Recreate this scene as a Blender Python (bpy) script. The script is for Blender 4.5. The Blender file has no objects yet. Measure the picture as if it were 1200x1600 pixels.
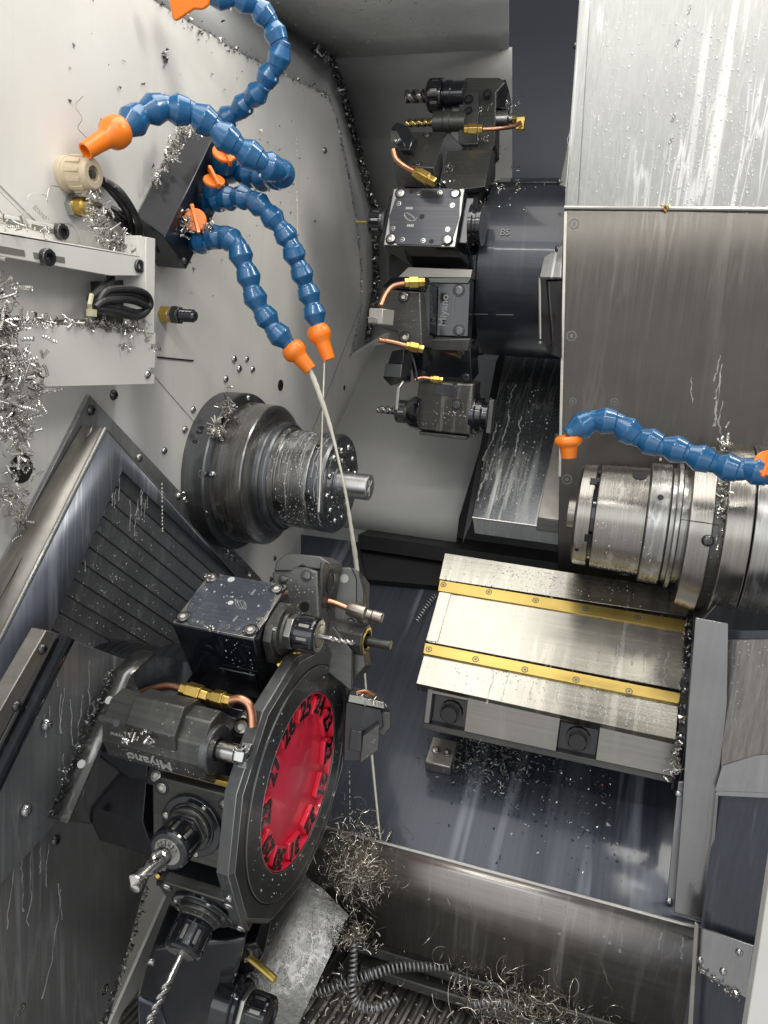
import bpy, bmesh, math, random
import numpy as np
from mathutils import Vector, Matrix
random.seed(7); rng = np.random.default_rng(7)
S = bpy.context.scene
COL = S.collection

# ------------------------------------------------------------------ camera
FPX = 1186.6                       # focal length in pixels of the 1200 x 1600 photograph
YAW, PIT, ROL = [math.radians(a) for a in (17.47, 9.55, 4.66)]
CAM = np.array([0.0, 0.0, 1.5])
Fw = np.array([-math.sin(YAW)*math.cos(PIT), math.cos(YAW)*math.cos(PIT), -math.sin(PIT)])
_r = np.cross(Fw, [0, 0, 1.0]); _r /= np.linalg.norm(_r); _u = np.cross(_r, Fw)
CR = math.cos(ROL)*_r + math.sin(ROL)*_u
CU = -math.sin(ROL)*_r + math.cos(ROL)*_u
cam_d = bpy.data.cameras.new('camera'); cam = bpy.data.objects.new('camera', cam_d); COL.objects.link(cam)
cam_d.sensor_fit = 'VERTICAL'; cam_d.sensor_height = 36.0; cam_d.lens = FPX/1600*36.0
cam_d.clip_start = 0.02; cam_d.clip_end = 50
cam.matrix_world = Matrix(((CR[0], CU[0], -Fw[0], CAM[0]), (CR[1], CU[1], -Fw[1], CAM[1]), (CR[2], CU[2], -Fw[2], CAM[2]), (0, 0, 0, 1)))
S.camera = cam

# ------------------------------------------------------------------ light
W = bpy.data.worlds.new('World'); S.world = W; W.use_nodes = True
nt = W.node_tree; bg = nt.nodes['Background']
tc = nt.nodes.new('ShaderNodeTexCoord'); sx = nt.nodes.new('ShaderNodeSeparateXYZ'); nt.links.new(tc.outputs['Generated'], sx.inputs[0])
def wm(op, a, b=None, c=None):
    n = nt.nodes.new('ShaderNodeMath'); n.operation = op
    for i, v in enumerate((a, b, c)):
        if v is None: continue
        if isinstance(v, (int, float)): n.inputs[i].default_value = v
        else: nt.links.new(v, n.inputs[i])
    return n.outputs[0]
def wr(v, a, b, lo, hi):
    n = nt.nodes.new('ShaderNodeMapRange'); n.interpolation_type = 'SMOOTHSTEP'; nt.links.new(v, n.inputs[0])
    for i, q in enumerate((a, b, lo, hi)): n.inputs[i+1].default_value = q
    return n.outputs[0]
front = wr(sx.outputs[1], .1, -.75, 0, 1)                # the open door and the hall behind the camera
lowz = wr(sx.outputs[2], -.8, -.1, .55, 1); highz = wr(sx.outputs[2], .75, .25, .12, 1)
val = wm('ADD', wm('MULTIPLY', wm('MULTIPLY', front, lowz), wm('MULTIPLY', highz, .62)), .15)
cmb = nt.nodes.new('ShaderNodeMix'); cmb.data_type = 'RGBA'; nt.links.new(front, cmb.inputs[0]); cmb.inputs[6].default_value = (.9, .95, 1.1, 1); cmb.inputs[7].default_value = (1, 1, 1, 1)
mulc = nt.nodes.new('ShaderNodeVectorMath'); mulc.operation = 'SCALE'; nt.links.new(cmb.outputs[2], mulc.inputs[0]); nt.links.new(val, mulc.inputs[3])
nt.links.new(mulc.outputs[0], bg.inputs[0]); bg.inputs[1].default_value = 0.8

def lamp(name, loc, target, w, h, power, col=(1, .97, .92), spread=180):
    d = bpy.data.lights.new(name, 'AREA'); d.shape = 'RECTANGLE'; d.size = w; d.size_y = h; d.energy = power; d.color = col
    d.spread = math.radians(spread)
    o = bpy.data.objects.new(name, d); COL.objects.link(o); o.location = loc
    v = Vector(target)-Vector(loc); o.rotation_euler = v.to_track_quat('-Z', 'Y').to_euler()
    return o
lamp('work_lamp', (-.37, 0.70, 2.35), (-.37, .72, 1.2), .46, 1.0, 5, (1, .975, .93))
lamp('hood_lamp', (0.34, 0.95, 2.40), (.20, 1.3, 1.8), .5, .16, 5, (1, .96, .88))
lamp('factory_lamp', (-.2, -1.8, 2.1), (-.3, 1.0, 1.2), 3.0, 1.3, 12, (.95, .98, 1))
lamp('added_glint_strip', (-.05, .10, 2.15), (-.2, 1.0, 1.2), 1.1, .022, 3.2, (1, .99, .96))  # unseen thin light, added to put crisp glints on bolts and bevels
S.view_settings.view_transform = 'Standard'; S.view_settings.look = 'None'
S.view_settings.exposure = 0.42; S.view_settings.gamma = 1
S.render.engine = 'CYCLES'
S.cycles.max_bounces = 8; S.cycles.caustics_reflective = False; S.cycles.caustics_refractive = False
S.cycles.sample_clamp_indirect = 4

# ------------------------------------------------------------------ pixel -> place (survey of the photograph)
def ray(px, py): return CR*((px-600)/FPX) - CU*((py-800)/FPX) + Fw
def at(px, py, D): return CAM + ray(px, py)*D
def onN(px, py, p0, n):
    r = ray(px, py); n = np.asarray(n, float); return CAM + r*(np.dot(np.asarray(p0)-CAM, n)/np.dot(r, n))
def onX(px, py, x): return onN(px, py, (x, 0, 0), (1, 0, 0))
def onY(px, py, y): return onN(px, py, (0, y, 0), (0, 1, 0))
def proj(P):
    q = np.asarray(P)-CAM; d = q@Fw; return 600+FPX*(q@CR)/d, 800-FPX*(q@CU)/d, d
EX = np.array([1., 0, 0]); EY = np.array([0, 1., 0]); EZ = np.array([0, 0, 1.])
def xto(P, px):
    """move from P along X until it shows at column px"""
    a = np.dot(P-CAM, CR); b = np.dot(P-CAM, Fw); k = (px-600)/FPX
    return P + EX*((k*b-a)/(CR[0]-k*Fw[0]))
def xplane(pa, Da, pb, Db):
    """plane parallel to X through two surveyed points"""
    A, B = at(*pa, Da), at(*pb, Db); n = np.cross(B-A, EX); n /= np.linalg.norm(n)
    if np.dot(n, CAM-A) < 0: n = -n
    return A, n

# ------------------------------------------------------------------ materials
MATS = {}
def newmat(name):
    m = bpy.data.materials.new(name); m.use_nodes = True; MATS[name] = m
    return m, m.node_tree, m.node_tree.nodes['Principled BSDF']
def nd(t, typ, **k):
    n = t.nodes.new(typ)
    for a, b in k.items(): setattr(n, a, b)
    return n
def mathn(t, op, a, b=None, clamp=False):
    n = nd(t, 'ShaderNodeMath', operation=op); n.use_clamp = clamp
    for i, v in enumerate((a, b)):
        if v is None: continue
        if isinstance(v, (int, float)): n.inputs[i].default_value = v
        else: t.links.new(v, n.inputs[i])
    return n.outputs[0]
def noise(t, scale3, sc=1.0, det=4, rough=.55, rot=None, vec=None, dist=0):
    if vec is None:
        tcn = nd(t, 'ShaderNodeTexCoord'); vec = tcn.outputs['Object']
    mp = nd(t, 'ShaderNodeMapping'); mp.inputs['Scale'].default_value = scale3
    if rot is not None: mp.inputs['Rotation'].default_value = rot
    t.links.new(vec, mp.inputs[0])
    n = nd(t, 'ShaderNodeTexNoise'); n.inputs['Scale'].default_value = sc; n.inputs['Detail'].default_value = det
    n.inputs['Roughness'].default_value = rough; n.inputs['Distortion'].default_value = dist
    t.links.new(mp.outputs[0], n.inputs['Vector']); return n.outputs[0]
def ramp(t, v, p0, p1, c0=(0, 0, 0, 1), c1=(1, 1, 1, 1)):
    r = nd(t, 'ShaderNodeValToRGB'); e = r.color_ramp.elements
    e[0].position = p0; e[1].position = p1; e[0].color = c0; e[1].color = c1
    t.links.new(v, r.inputs[0]); return r.outputs[0]
def mixc(t, f, a, b):
    n = nd(t, 'ShaderNodeMix', data_type='RGBA')
    for i, v in ((0, f), (6, a), (7, b)):
        if isinstance(v, (int, float)): n.inputs[i].default_value = v
        elif isinstance(v, tuple): n.inputs[i].default_value = (*v[:3], 1)
        else: t.links.new(v, n.inputs[i])
    return n.outputs[2]
def surf(name, col, rough=.4, metal=0.0, brush=None, bamt=.12, runs=0.0, runcol=(.5, .5, .46), blot=.15, coat=0.0, bump=.0, spec=.5, bscale=1.0, spots=0.0, flow=(55, 55, 3.2), veins=0.0, veincol=(.5, .5, .47), vsc=1.0):
    """painted or metal surface with brushing (scale3), coolant runs down Z, blotches and fine relief"""
    m, t, b = newmat(name)
    b.inputs['Metallic'].default_value = metal; b.inputs['Specular IOR Level'].default_value = spec
    b.inputs['Coat Weight'].default_value = coat; b.inputs['Coat Roughness'].default_value = .08
    bl = noise(t, (9, 9, 9), 1, 5, .6)
    c = mixc(t, ramp(t, bl, .3, .75), tuple(x*(1-blot) for x in col), tuple(min(1, x*(1+blot)) for x in col))
    rr = mathn(t, 'ADD', mathn(t, 'MULTIPLY', bl, .25*rough*2), rough*.75)
    hgt = None
    if brush:
        br = noise(t, tuple(x*bscale for x in brush), 1, 3, .7)
        c = mixc(t, mathn(t, 'MULTIPLY', ramp(t, br, .35, .7), bamt*2, True), c, tuple(min(1, x*1.7+.02) for x in col))
        rr = mathn(t, 'ADD', rr, mathn(t, 'MULTIPLY', br, .12)); hgt = br
    if runs > 0:
        w = noise(t, flow, 1, 3, .5, dist=.35)
        w2 = noise(t, tuple(max(1.6, q*.25) for q in flow), 1, 2, .5)
        f = mathn(t, 'MULTIPLY', ramp(t, w, .56, .66), ramp(t, w2, .42, .62))
        f = mathn(t, 'MULTIPLY', f, runs, True)
        c = mixc(t, f, c, runcol)
        if metal > 0:
            mm = mathn(t, 'SUBTRACT', metal, mathn(t, 'MULTIPLY', f, metal*.6)); t.links.new(mm, b.inputs['Metallic'])
        rr = mathn(t, 'ADD', rr, mathn(t, 'MULTIPLY', f, .1))
    if veins > 0:
        tv = nd(t, 'ShaderNodeTexCoord'); mv = nd(t, 'ShaderNodeMapping'); mv.inputs['Scale'].default_value = tuple((60 if q > 20 else 4.5)*vsc for q in flow); t.links.new(tv.outputs['Object'], mv.inputs[0])
        dn = nd(t, 'ShaderNodeTexNoise'); dn.inputs['Scale'].default_value = .9; dn.inputs['Detail'].default_value = 3; t.links.new(mv.outputs[0], dn.inputs['Vector'])
        va = nd(t, 'ShaderNodeVectorMath', operation='SCALE'); va.inputs[3].default_value = 1.6; t.links.new(dn.outputs['Color'], va.inputs[0])
        vb = nd(t, 'ShaderNodeVectorMath', operation='ADD'); t.links.new(mv.outputs[0], vb.inputs[0]); t.links.new(va.outputs[0], vb.inputs[1])
        vv = nd(t, 'ShaderNodeTexVoronoi', feature='DISTANCE_TO_EDGE'); vv.inputs['Scale'].default_value = 1.0; t.links.new(vb.outputs[0], vv.inputs['Vector'])
        vf = mathn(t, 'MULTIPLY', ramp(t, vv.outputs[0], .015, .07, (1, 1, 1, 1), (0, 0, 0, 1)), ramp(t, noise(t, (7, 7, 5), 1, 3), .46, .6))
        vf = mathn(t, 'MULTIPLY', vf, veins, True); c = mixc(t, vf, c, veincol)
        if metal > 0 and runs <= 0:
            t.links.new(mathn(t, 'SUBTRACT', metal, mathn(t, 'MULTIPLY', vf, metal*.5)), b.inputs['Metallic'])
    if spots > 0:
        v = nd(t, 'ShaderNodeTexVoronoi'); v.inputs['Scale'].default_value = 170
        tcn = nd(t, 'ShaderNodeTexCoord'); t.links.new(tcn.outputs['Object'], v.inputs['Vector'])
        sp = mathn(t, 'MULTIPLY', ramp(t, v.outputs[0], .12, .2, (1, 1, 1, 1), (0, 0, 0, 1)), ramp(t, noise(t, (16, 16, 10), 1, 3), .5, .6))
        sp = mathn(t, 'MULTIPLY', sp, spots, True)
        c = mixc(t, sp, c, (.62, .62, .58))
    t.links.new(c, b.inputs['Base Color']); t.links.new(rr, b.inputs['Roughness'])
    if bump > 0:
        bn = nd(t, 'ShaderNodeBump'); bn.inputs['Strength'].default_value = bump; bn.inputs['Distance'].default_value = .0015
        h = noise(t, (60, 60, 60), 1, 4)
        if hgt is not None: h = mathn(t, 'ADD', mathn(t, 'MULTIPLY', h, .4), mathn(t, 'MULTIPLY', hgt, .7))
        t.links.new(h, bn.inputs['Height']); t.links.new(bn.outputs[0], b.inputs['Normal'])
    return m
FLX = (60, 2.6, 2.6); BRS = (260, 4, 4); BRX = (4, 260, 260); BRZ = (240, 240, 3); BRR = (500, 14, 14)     # brushed along X / down Z / turned (rings across X)
CREAM = surf('cream_paint', (.72, .705, .655), .42, 0, blot=.06, runs=.10, runcol=(.36, .35, .32), bump=.05)
CREAM2 = surf('cream_bracket_paint', (.74, .725, .67), .36, 0, blot=.05, bump=.06)
BACKP = surf('back_sheet_paint', (.43, .43, .42), .38, 0, blot=.1, runs=.15, runcol=(.24, .23, .22), bump=.08)
LOWP = surf('lower_sheet_paint', (.40, .40, .385), .55, 0, blot=.06, runs=.12, runcol=(.5, .5, .46), coat=.0, flow=FLX)
CEIL = surf('ceiling_paint', (.9, .9, .87), .4, 0, blot=.12, bump=.4, spots=.7)
NAVY = surf('navy_sheet', (.035, .04, .055), .24, .35, BRZ, .15, runs=.25, runcol=(.16, .17, .19), coat=.4, bump=.05)
BED = surf('bed_sheet_steel', (.04, .046, .062), .36, .6, BRS, .18, runs=.55, runcol=(.26, .28, .33), bump=.05, flow=(26, 1.6, 1.6), coat=.2)
SKIRT = surf('skirt_steel', (.36, .34, .32), .27, .9, BRX, .12, runs=.45, runcol=(.5, .48, .44), bump=.12, spots=.3, flow=FLX, veins=.4, veincol=(.6, .58, .53))
STEEL = surf('cover_steel', (.28, .268, .235), .2, .95, (4, 90, 320), .12, runs=.3, runcol=(.6, .58, .52), bump=.05, spots=.5, flow=FLX, veins=.25, veincol=(.55, .5, .4), vsc=.7)
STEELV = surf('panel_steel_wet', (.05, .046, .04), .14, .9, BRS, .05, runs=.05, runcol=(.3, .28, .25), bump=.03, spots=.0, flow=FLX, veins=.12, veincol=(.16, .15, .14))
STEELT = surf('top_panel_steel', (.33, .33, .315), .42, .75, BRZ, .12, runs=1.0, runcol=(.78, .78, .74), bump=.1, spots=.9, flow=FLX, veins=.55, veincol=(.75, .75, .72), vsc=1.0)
DSTEEL = surf('dark_panel_steel', (.30, .305, .31), .38, .8, BRZ, .16, runs=.8, runcol=(.36, .37, .38), bump=.06, spots=.5, veins=.55, veincol=(.5, .5, .5))
FRAME = surf('frame_steel_blue', (.19, .205, .24), .33, .8, BRZ, .12, runs=.5, runcol=(.36, .38, .42), bump=.05, veins=.5, veincol=(.5, .52, .56))
RIM = surf('rim_steel', (.34, .32, .29), .4, .95, (40, 40, 40), .15, bump=.08)
TURN = surf('turned_steel', (.27, .265, .255), .22, .95, BRR, .3, runs=.5, runcol=(.55, .55, .52), bump=.12, spots=.5, veins=.5, veincol=(.6, .6, .57))
TURNL = surf('turned_steel_bright', (.27, .255, .23), .2, .95, BRR, .2, runs=.55, runcol=(.66, .64, .6), bump=.12, spots=.2)
TURND = surf('turned_steel_dark', (.15, .155, .165), .3, .9, BRR, .2, runs=.3, runcol=(.3, .31, .33), bump=.1)
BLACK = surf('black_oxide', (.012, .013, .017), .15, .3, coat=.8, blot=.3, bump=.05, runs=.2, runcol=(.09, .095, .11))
BLACKW = surf('black_oxide_worn', (.085, .085, .08), .33, .7, BRX, .2, blot=.3, bump=.1, runs=.3, runcol=(.16, .155, .14), spots=.35)
PLATE = surf('turret_plate_black', (.11, .112, .112), .3, .75, BRZ, .12, blot=.2, coat=.3, runs=.3, runcol=(.13, .13, .125), bump=.05, spots=.2)
GREYK = surf('holder_grey_cast', (.14, .14, .135), .42, .6, blot=.3, bump=.35, spots=.4)
CAPP = surf('cap_plate_blued', (.08, .09, .115), .2, .5, BRX, .15, coat=.4, blot=.3, runs=.3, runcol=(.2, .22, .27))
EDGE = surf('pale_edge_and_glint_steel', (.42, .41, .38), .3, .9, blot=.2, bump=.1)
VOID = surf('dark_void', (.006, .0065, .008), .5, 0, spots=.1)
RED = surf('red_paint', (.85, .03, .07), .3, 0, BRZ, .05, blot=.12, coat=.6, runs=.15, runcol=(.75, .2, .2), bump=.05)
BRASS = surf('brass', (.62, .43, .12), .3, 1, blot=.25, bump=.12)
GOLD = surf('gold_strip', (.40, .29, .085), .28, .9, BRX, .15, blot=.35, bump=.05)
COPPER = surf('copper_pipe', (.68, .33, .2), .32, 1, blot=.3, bump=.1)
BLUE = surf('blue_hose_plastic', (.010, .098, .235), .22, 0, blot=.18, coat=.5, bump=.06)
ORANGE = surf('orange_plastic', (.88, .21, .012), .34, 0, blot=.08, coat=.2)
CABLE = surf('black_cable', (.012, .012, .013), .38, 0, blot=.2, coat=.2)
NYLON = surf('cream_nylon', (.55, .46, .32), .4, 0, blot=.1)
TIE = surf('yellowed_tie', (.6, .55, .36), .4, 0)
CHIP = surf('swarf_bright', (.66, .64, .6), .2, 1, blot=.1)
CHIPD = surf('swarf_dark', (.28, .28, .28), .28, .9, blot=.4)
WIRE = surf('swarf_wire', (.6, .56, .48), .25, 1, blot=.2)
DRILL = surf('drill_steel', (.42, .41, .39), .2, 1, blot=.2)
ALU = surf('bar_aluminium', (.72, .72, .7), .25, 1, BRR, .2, blot=.08)
BOLTD = surf('bolt_black', (.09, .09, .092), .22, .8, coat=.3, blot=.2)
BOLTS = surf('bolt_steel', (.5, .5, .49), .2, 1, blot=.15)
ENGR = surf('engraving', (.5, .5, .49), .5, .3)
INKK = surf('black_ink', (.012, .01, .01), .25, .2, coat=.4)
HOLE = surf('hole_black', (.004, .004, .004), .6, 0)
CONV = surf('conveyor_steel', (.3, .29, .27), .28, .9, (60, 60, 60), .15, blot=.35, bump=.2, spots=.5)
WETP = surf('wet_plate_steel', (.13, .13, .125), .25, .85, blot=.3, runs=.5, runcol=(.55, .55, .52), bump=.2, spots=.0, veins=.4, veincol=(.4, .4, .39), vsc=.8)
def liquid():
    m, t, b = newmat('coolant_drop'); b.inputs['Base Color'].default_value = (.85, .86, .84, 1); b.inputs['Roughness'].default_value = .04
    b.inputs['Transmission Weight'].default_value = .35; b.inputs['IOR'].default_value = 1.33
    m, t, b = newmat('coolant_milk'); b.inputs['Base Color'].default_value = (.90, .86, .72, 1); b.inputs['Roughness'].default_value = .12
    b.inputs['Subsurface Weight'].default_value = .15; b.inputs['Subsurface Radius'].default_value = (.004, .004, .003)
    b.inputs['Transmission Weight'].default_value = .2; b.inputs['Coat Weight'].default_value = .5
    m, t, b = newmat('coolant_film'); b.inputs['Base Color'].default_value = (.74, .75, .72, 1); b.inputs['Roughness'].default_value = .1
    b.inputs['Alpha'].default_value = .38
liquid(); DROP = MATS['coolant_drop']; MILK = MATS['coolant_milk']; FILM = MATS['coolant_film']

# ------------------------------------------------------------------ mesh building
class Fr:
    """a frame: origin and three unit axes"""
    def __init__(s, o, a=EX, b=EY, c=EZ): s.o = np.asarray(o, float); s.a, s.b, s.c = [np.asarray(v, float) for v in (a, b, c)]
    def p(s, x, y, z): return s.o+s.a*x+s.b*y+s.c*z
    def mv(s, x, y, z): return Fr(s.p(x, y, z), s.a, s.b, s.c)
def unit(v): v = np.asarray(v, float); return v/np.linalg.norm(v)
def perp(d):
    d = unit(d); h = EZ if abs(d[2]) < .9 else EX; a = unit(np.cross(h, d)); return a, np.cross(d, a)
class MB:
    def __init__(s): s.v = []; s.f = []
    def add(s, vs, fs):
        n = len(s.v); s.v += [tuple(map(float, x)) for x in vs]; s.f += [tuple(i+n for i in f) for f in fs]; return s
    def prism(s, pts, vec):
        pts = [np.asarray(p, float) for p in pts]; n = len(pts); vec = np.asarray(vec, float)
        nrm = np.zeros(3)
        for i in range(n): nrm += np.cross(pts[i]-pts[0], pts[(i+1) % n]-pts[0])
        if np.dot(nrm, vec) > 0: pts = pts[::-1]
        return s.add(pts+[p+vec for p in pts], [tuple(range(n)), tuple(range(2*n-1, n-1, -1))]+[(i, i+n, (i+1) % n+n, (i+1) % n) for i in range(n)])
    def box(s, fr, x0, x1, y0, y1, z0, z1):
        return s.prism([fr.p(x0, y0, z0), fr.p(x1, y0, z0), fr.p(x1, y1, z0), fr.p(x0, y1, z0)], fr.c*(z1-z0))
    def loft(s, rings, cap=True):
        n = len(rings[0]); vs = [p for r in rings for p in r]; fs = []
        for k in range(len(rings)-1):
            for i in range(n): fs.append((k*n+i, k*n+(i+1) % n, (k+1)*n+(i+1) % n, (k+1)*n+i))
        if cap: fs += [tuple(range(n))[::-1], tuple(range((len(rings)-1)*n, len(rings)*n))]
        return s.add(vs, fs)
    def lathe(s, c, ax, prof, n=48, cap=True, ph=0.0, up=None):
        ax = unit(ax); a, b = perp(ax)
        if up is not None: a = unit(np.asarray(up)-ax*np.dot(up, ax)); b = np.cross(ax, a)
        rings = [[np.asarray(c)+ax*z+(a*math.cos(2*math.pi*i/n+ph)+b*math.sin(2*math.pi*i/n+ph))*max(r, 1e-5) for i in range(n)] for z, r in prof]
        return s.loft(rings, cap)
    def tube(s, pts, r, n=8, cap=True):
        pts = [np.asarray(p, float) for p in pts]; m = len(pts); rs = r if hasattr(r, '__len__') else [r]*m
        rings = []; a = None
        for i in range(m):
            d = unit(pts[min(i+1, m-1)]-pts[max(i-1, 0)])
            a = perp(d)[0] if a is None else unit(a-d*np.dot(a, d)); b = np.cross(d, a)
            rings.append([pts[i]+(a*math.cos(2*math.pi*k/n)+b*math.sin(2*math.pi*k/n))*rs[i] for k in range(n)])
        return s.loft(rings, cap)
    def mesh(s, name, off, mat, ang=32):
        me = bpy.data.meshes.new(name); me.from_pydata([(x-off[0], y-off[1], z-off[2]) for x, y, z in s.v], [], s.f)
        bm = bmesh.new(); bm.from_mesh(me); bmesh.ops.recalc_face_normals(bm, faces=bm.faces); bm.to_mesh(me); bm.free()
        me.materials.append(mat)
        if ang: me.shade_smooth(); me.set_sharp_from_angle(angle=math.radians(ang))
        return me
def spline(pts, k=8):
    P = [np.asarray(p, float) for p in pts]; P = [2*P[0]-P[1]]+P+[2*P[-1]-P[-2]]; out = []
    for i in range(1, len(P)-2):
        for j in range(k):
            t = j/k; a, b, c, d = P[i-1:i+3]
            out.append(.5*((2*b)+(c-a)*t+(2*a-5*b+4*c-d)*t*t+(3*b-a-3*c+d)*t**3))
    out.append(P[-2]); return out
def bevel(o, w, seg=2):
    m = o.modifiers.new('bevel', 'BEVEL'); m.width = w; m.segments = seg; m.limit_method = 'ANGLE'; m.angle_limit = math.radians(35); m.harden_normals = False
class Thing:
    def __init__(s, name, label, cat, loc, group=None, kind=None):
        s.L = np.asarray(loc, float); o = bpy.data.objects.new(name, None); COL.objects.link(o); o.empty_display_size = .02
        o.location = s.L; s.o = o
        if label: o['label'] = label
        if cat: o['category'] = cat
        if group: o['group'] = group
        if kind: o['kind'] = kind
    def part(s, name, mb, mat, bev=0, parent=None, ang=32, kind=None, label=None):
        o = bpy.data.objects.new(name, mb.mesh(name, s.L, mat, ang)); COL.objects.link(o); o.parent = parent or s.o
        if bev: bevel(o, bev)
        if kind: o['kind'] = kind
        if label: o['label'] = label
        return o
    def inst(s, name, me, M, parent=None):
        o = bpy.data.objects.new(name, me); COL.objects.link(o); o.parent = parent or s.o
        o.matrix_local = Matrix.Translation(-Vector(s.L)) @ M
        return o
    def bolt(s, P, n, r, kind='socket', mat=None, parent=None, name='bolt'):
        n = unit(n); a, b = perp(n); t = random.random()*6.28; a2 = a*math.cos(t)+b*math.sin(t); b2 = np.cross(n, a2)
        M = Matrix(((a2[0]*r, b2[0]*r, n[0]*r, P[0]), (a2[1]*r, b2[1]*r, n[1]*r, P[1]), (a2[2]*r, b2[2]*r, n[2]*r, P[2]), (0, 0, 0, 1)))
        return s.inst(name, boltmesh(kind, mat or BOLTD), M, parent)
def single(name, mb, mat, label, cat, bev=0, ang=32, kind=None, group=None, loc=None):
    L = np.asarray(loc if loc is not None else np.mean(np.array(mb.v), 0))
    o = bpy.data.objects.new(name, mb.mesh(name, L, mat, ang)); COL.objects.link(o); o.location = L
    if bev: bevel(o, bev)
    if label: o['label'] = label
    if cat: o['category'] = cat
    if kind: o['kind'] = kind
    if group: o['group'] = group
    return o
_bm = {}
def boltmesh(kind, mat):
    key = (kind, mat.name)
    if key in _bm: return _bm[key]
    mb = MB(); n = 12
    def ring(r, z, hexa=False):
        out = []
        for i in range(n):
            a = 2*math.pi*i/n; q = r
            if hexa: q = r*math.cos(math.pi/6)/math.cos((a % (math.pi/3))-math.pi/6)
            out.append(np.array([q*math.cos(a), q*math.sin(a), z]))
        return out
    if kind == 'socket': rings = [ring(1, -.3), ring(1, .72), ring(.9, .85), ring(.56, .85, True), ring(.52, .25, True)]
    elif kind == 'dome': rings = [ring(1, -.1), ring(.98, .12), ring(.85, .42), ring(.6, .62), ring(.4, .66, True), ring(.36, .3, True)]
    elif kind == 'sunk': rings = [ring(1.3, -.3), ring(1.3, .03), ring(1.18, .03), ring(1.12, -.2), ring(1.0, -.2), ring(1.0, .10), ring(.9, .24), ring(.55, .28), ring(.5, .28, True), ring(.47, .16, True)]
    elif kind == 'flat': rings = [ring(1, -.2), ring(1, .05), ring(.72, .06), ring(.7, -.02), ring(.4, -.02), ring(.38, .05)]
    elif kind == 'hole': rings = [ring(1.0, -.3), ring(1.0, .03)]
    elif kind == 'hexhead': rings = [ring(1.25, -.1), ring(1.25, .12), ring(1.0, .13, True), ring(1.0, .75, True), ring(.85, .85)]
    mb.loft(rings); me = mb.mesh('bolt_'+kind, (0, 0, 0), mat, 35)
    if kind == 'sunk':
        me.materials.append(MATS['hole_black']); me.materials.append(MATS['coolant_milk'])
        for p in me.polygons:
            if max(math.hypot(me.vertices[i].co.x, me.vertices[i].co.y) for i in p.vertices) > 1.02: p.material_index = 1
            elif mat.name == 'bolt_steel' and len(p.vertices) > 4 and p.center.z > 0: p.material_index = 2
    _bm[key] = me; return me
def textmesh(s, body, size, P, right, up, depth, mat, name='lettering', parent=None, center=True, bold=0.0):
    cu = bpy.data.curves.new('t', 'FONT'); cu.body = body; cu.size = size; cu.extrude = depth; cu.offset = bold; cu.resolution_u = 3
    if center: cu.align_x = 'CENTER'; cu.align_y = 'CENTER'
    ob = bpy.data.objects.new('t', cu); COL.objects.link(ob)
    dg = bpy.context.evaluated_depsgraph_get(); me = bpy.data.meshes.new_from_object(ob.evaluated_get(dg))
    bpy.data.objects.remove(ob); bpy.data.curves.remove(cu)
    me.name = name; me.materials.clear(); me.materials.append(mat)
    a = unit(right); n = unit(np.cross(a, up)); b = np.cross(n, a)
    M = Matrix(((a[0], b[0], n[0], P[0]), (a[1], b[1], n[1], P[1]), (a[2], b[2], n[2], P[2]), (0, 0, 0, 1)))
    return s.inst(name, me, M, parent)

# --- swarf, crumbs and drops (things nobody could count)
def helix(mb, P, d, length, r, pitch, w, n=9, bend=0.0):
    length, r, pitch, w = length*.72, r*.8, pitch*.8, w*.8; d = unit(d); a, b = perp(d); turns = length/pitch; m = max(6, int(turns*n)); side = unit(rng.normal(size=3)); vs = []; fs = []
    ph = rng.random()*6.28
    for i in range(m+1):
        t = i/m; ang = ph+t*turns*2*math.pi; rr = r*(1-.25*math.sin(t*3))
        c = P+d*length*t+side*bend*length*t*t
        o = c+(a*math.cos(ang)+b*math.sin(ang))*rr
        vs += [o-d*w*.5, o+d*w*.5+(a*math.cos(ang)+b*math.sin(ang))*w*.25]
    for i in range(m): fs.append((2*i, 2*i+1, 2*i+3, 2*i+2))
    mb.add(vs, fs)
def nest(P, U, V, N, count, rr=(.002, .005), ln=(.01, .03), w=(.001, .0022), spread=1.0):
    mb = MB()
    for _ in range(count):
        g = rng.normal(size=3)*.5*spread; o = np.asarray(P)+np.asarray(U)*g[0]+np.asarray(V)*g[1]+np.asarray(N)*abs(g[2])
        r = rng.uniform(*rr); helix(mb, o, rng.normal(size=3), rng.uniform(*ln), r, r*rng.uniform(.55, 1.4), rng.uniform(*w), bend=rng.uniform(-.6, .6))
    return mb
def wires(P, U, V, N, count, R=(.008, .02), th=.0005):
    mb = MB()
    for _ in range(count):
        g = rng.normal(size=3)*.5; o = np.asarray(P)+np.asarray(U)*g[0]+np.asarray(V)*g[1]+np.asarray(N)*abs(g[2])
        a, b = perp(rng.normal(size=3)); r = rng.uniform(*R); t0 = rng.random()*6.28; span = rng.uniform(2, 5.5); c = rng.normal(size=3)*r*.8
        pts = [o+(a*math.cos(t0+span*k/11)+b*math.sin(t0+span*k/11))*r*(1-.03*k)+c*k/11 for k in range(12)]
        mb.tube(pts, [th*(1-.05*k) for k in range(12)], 3, False)
    return mb
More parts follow.
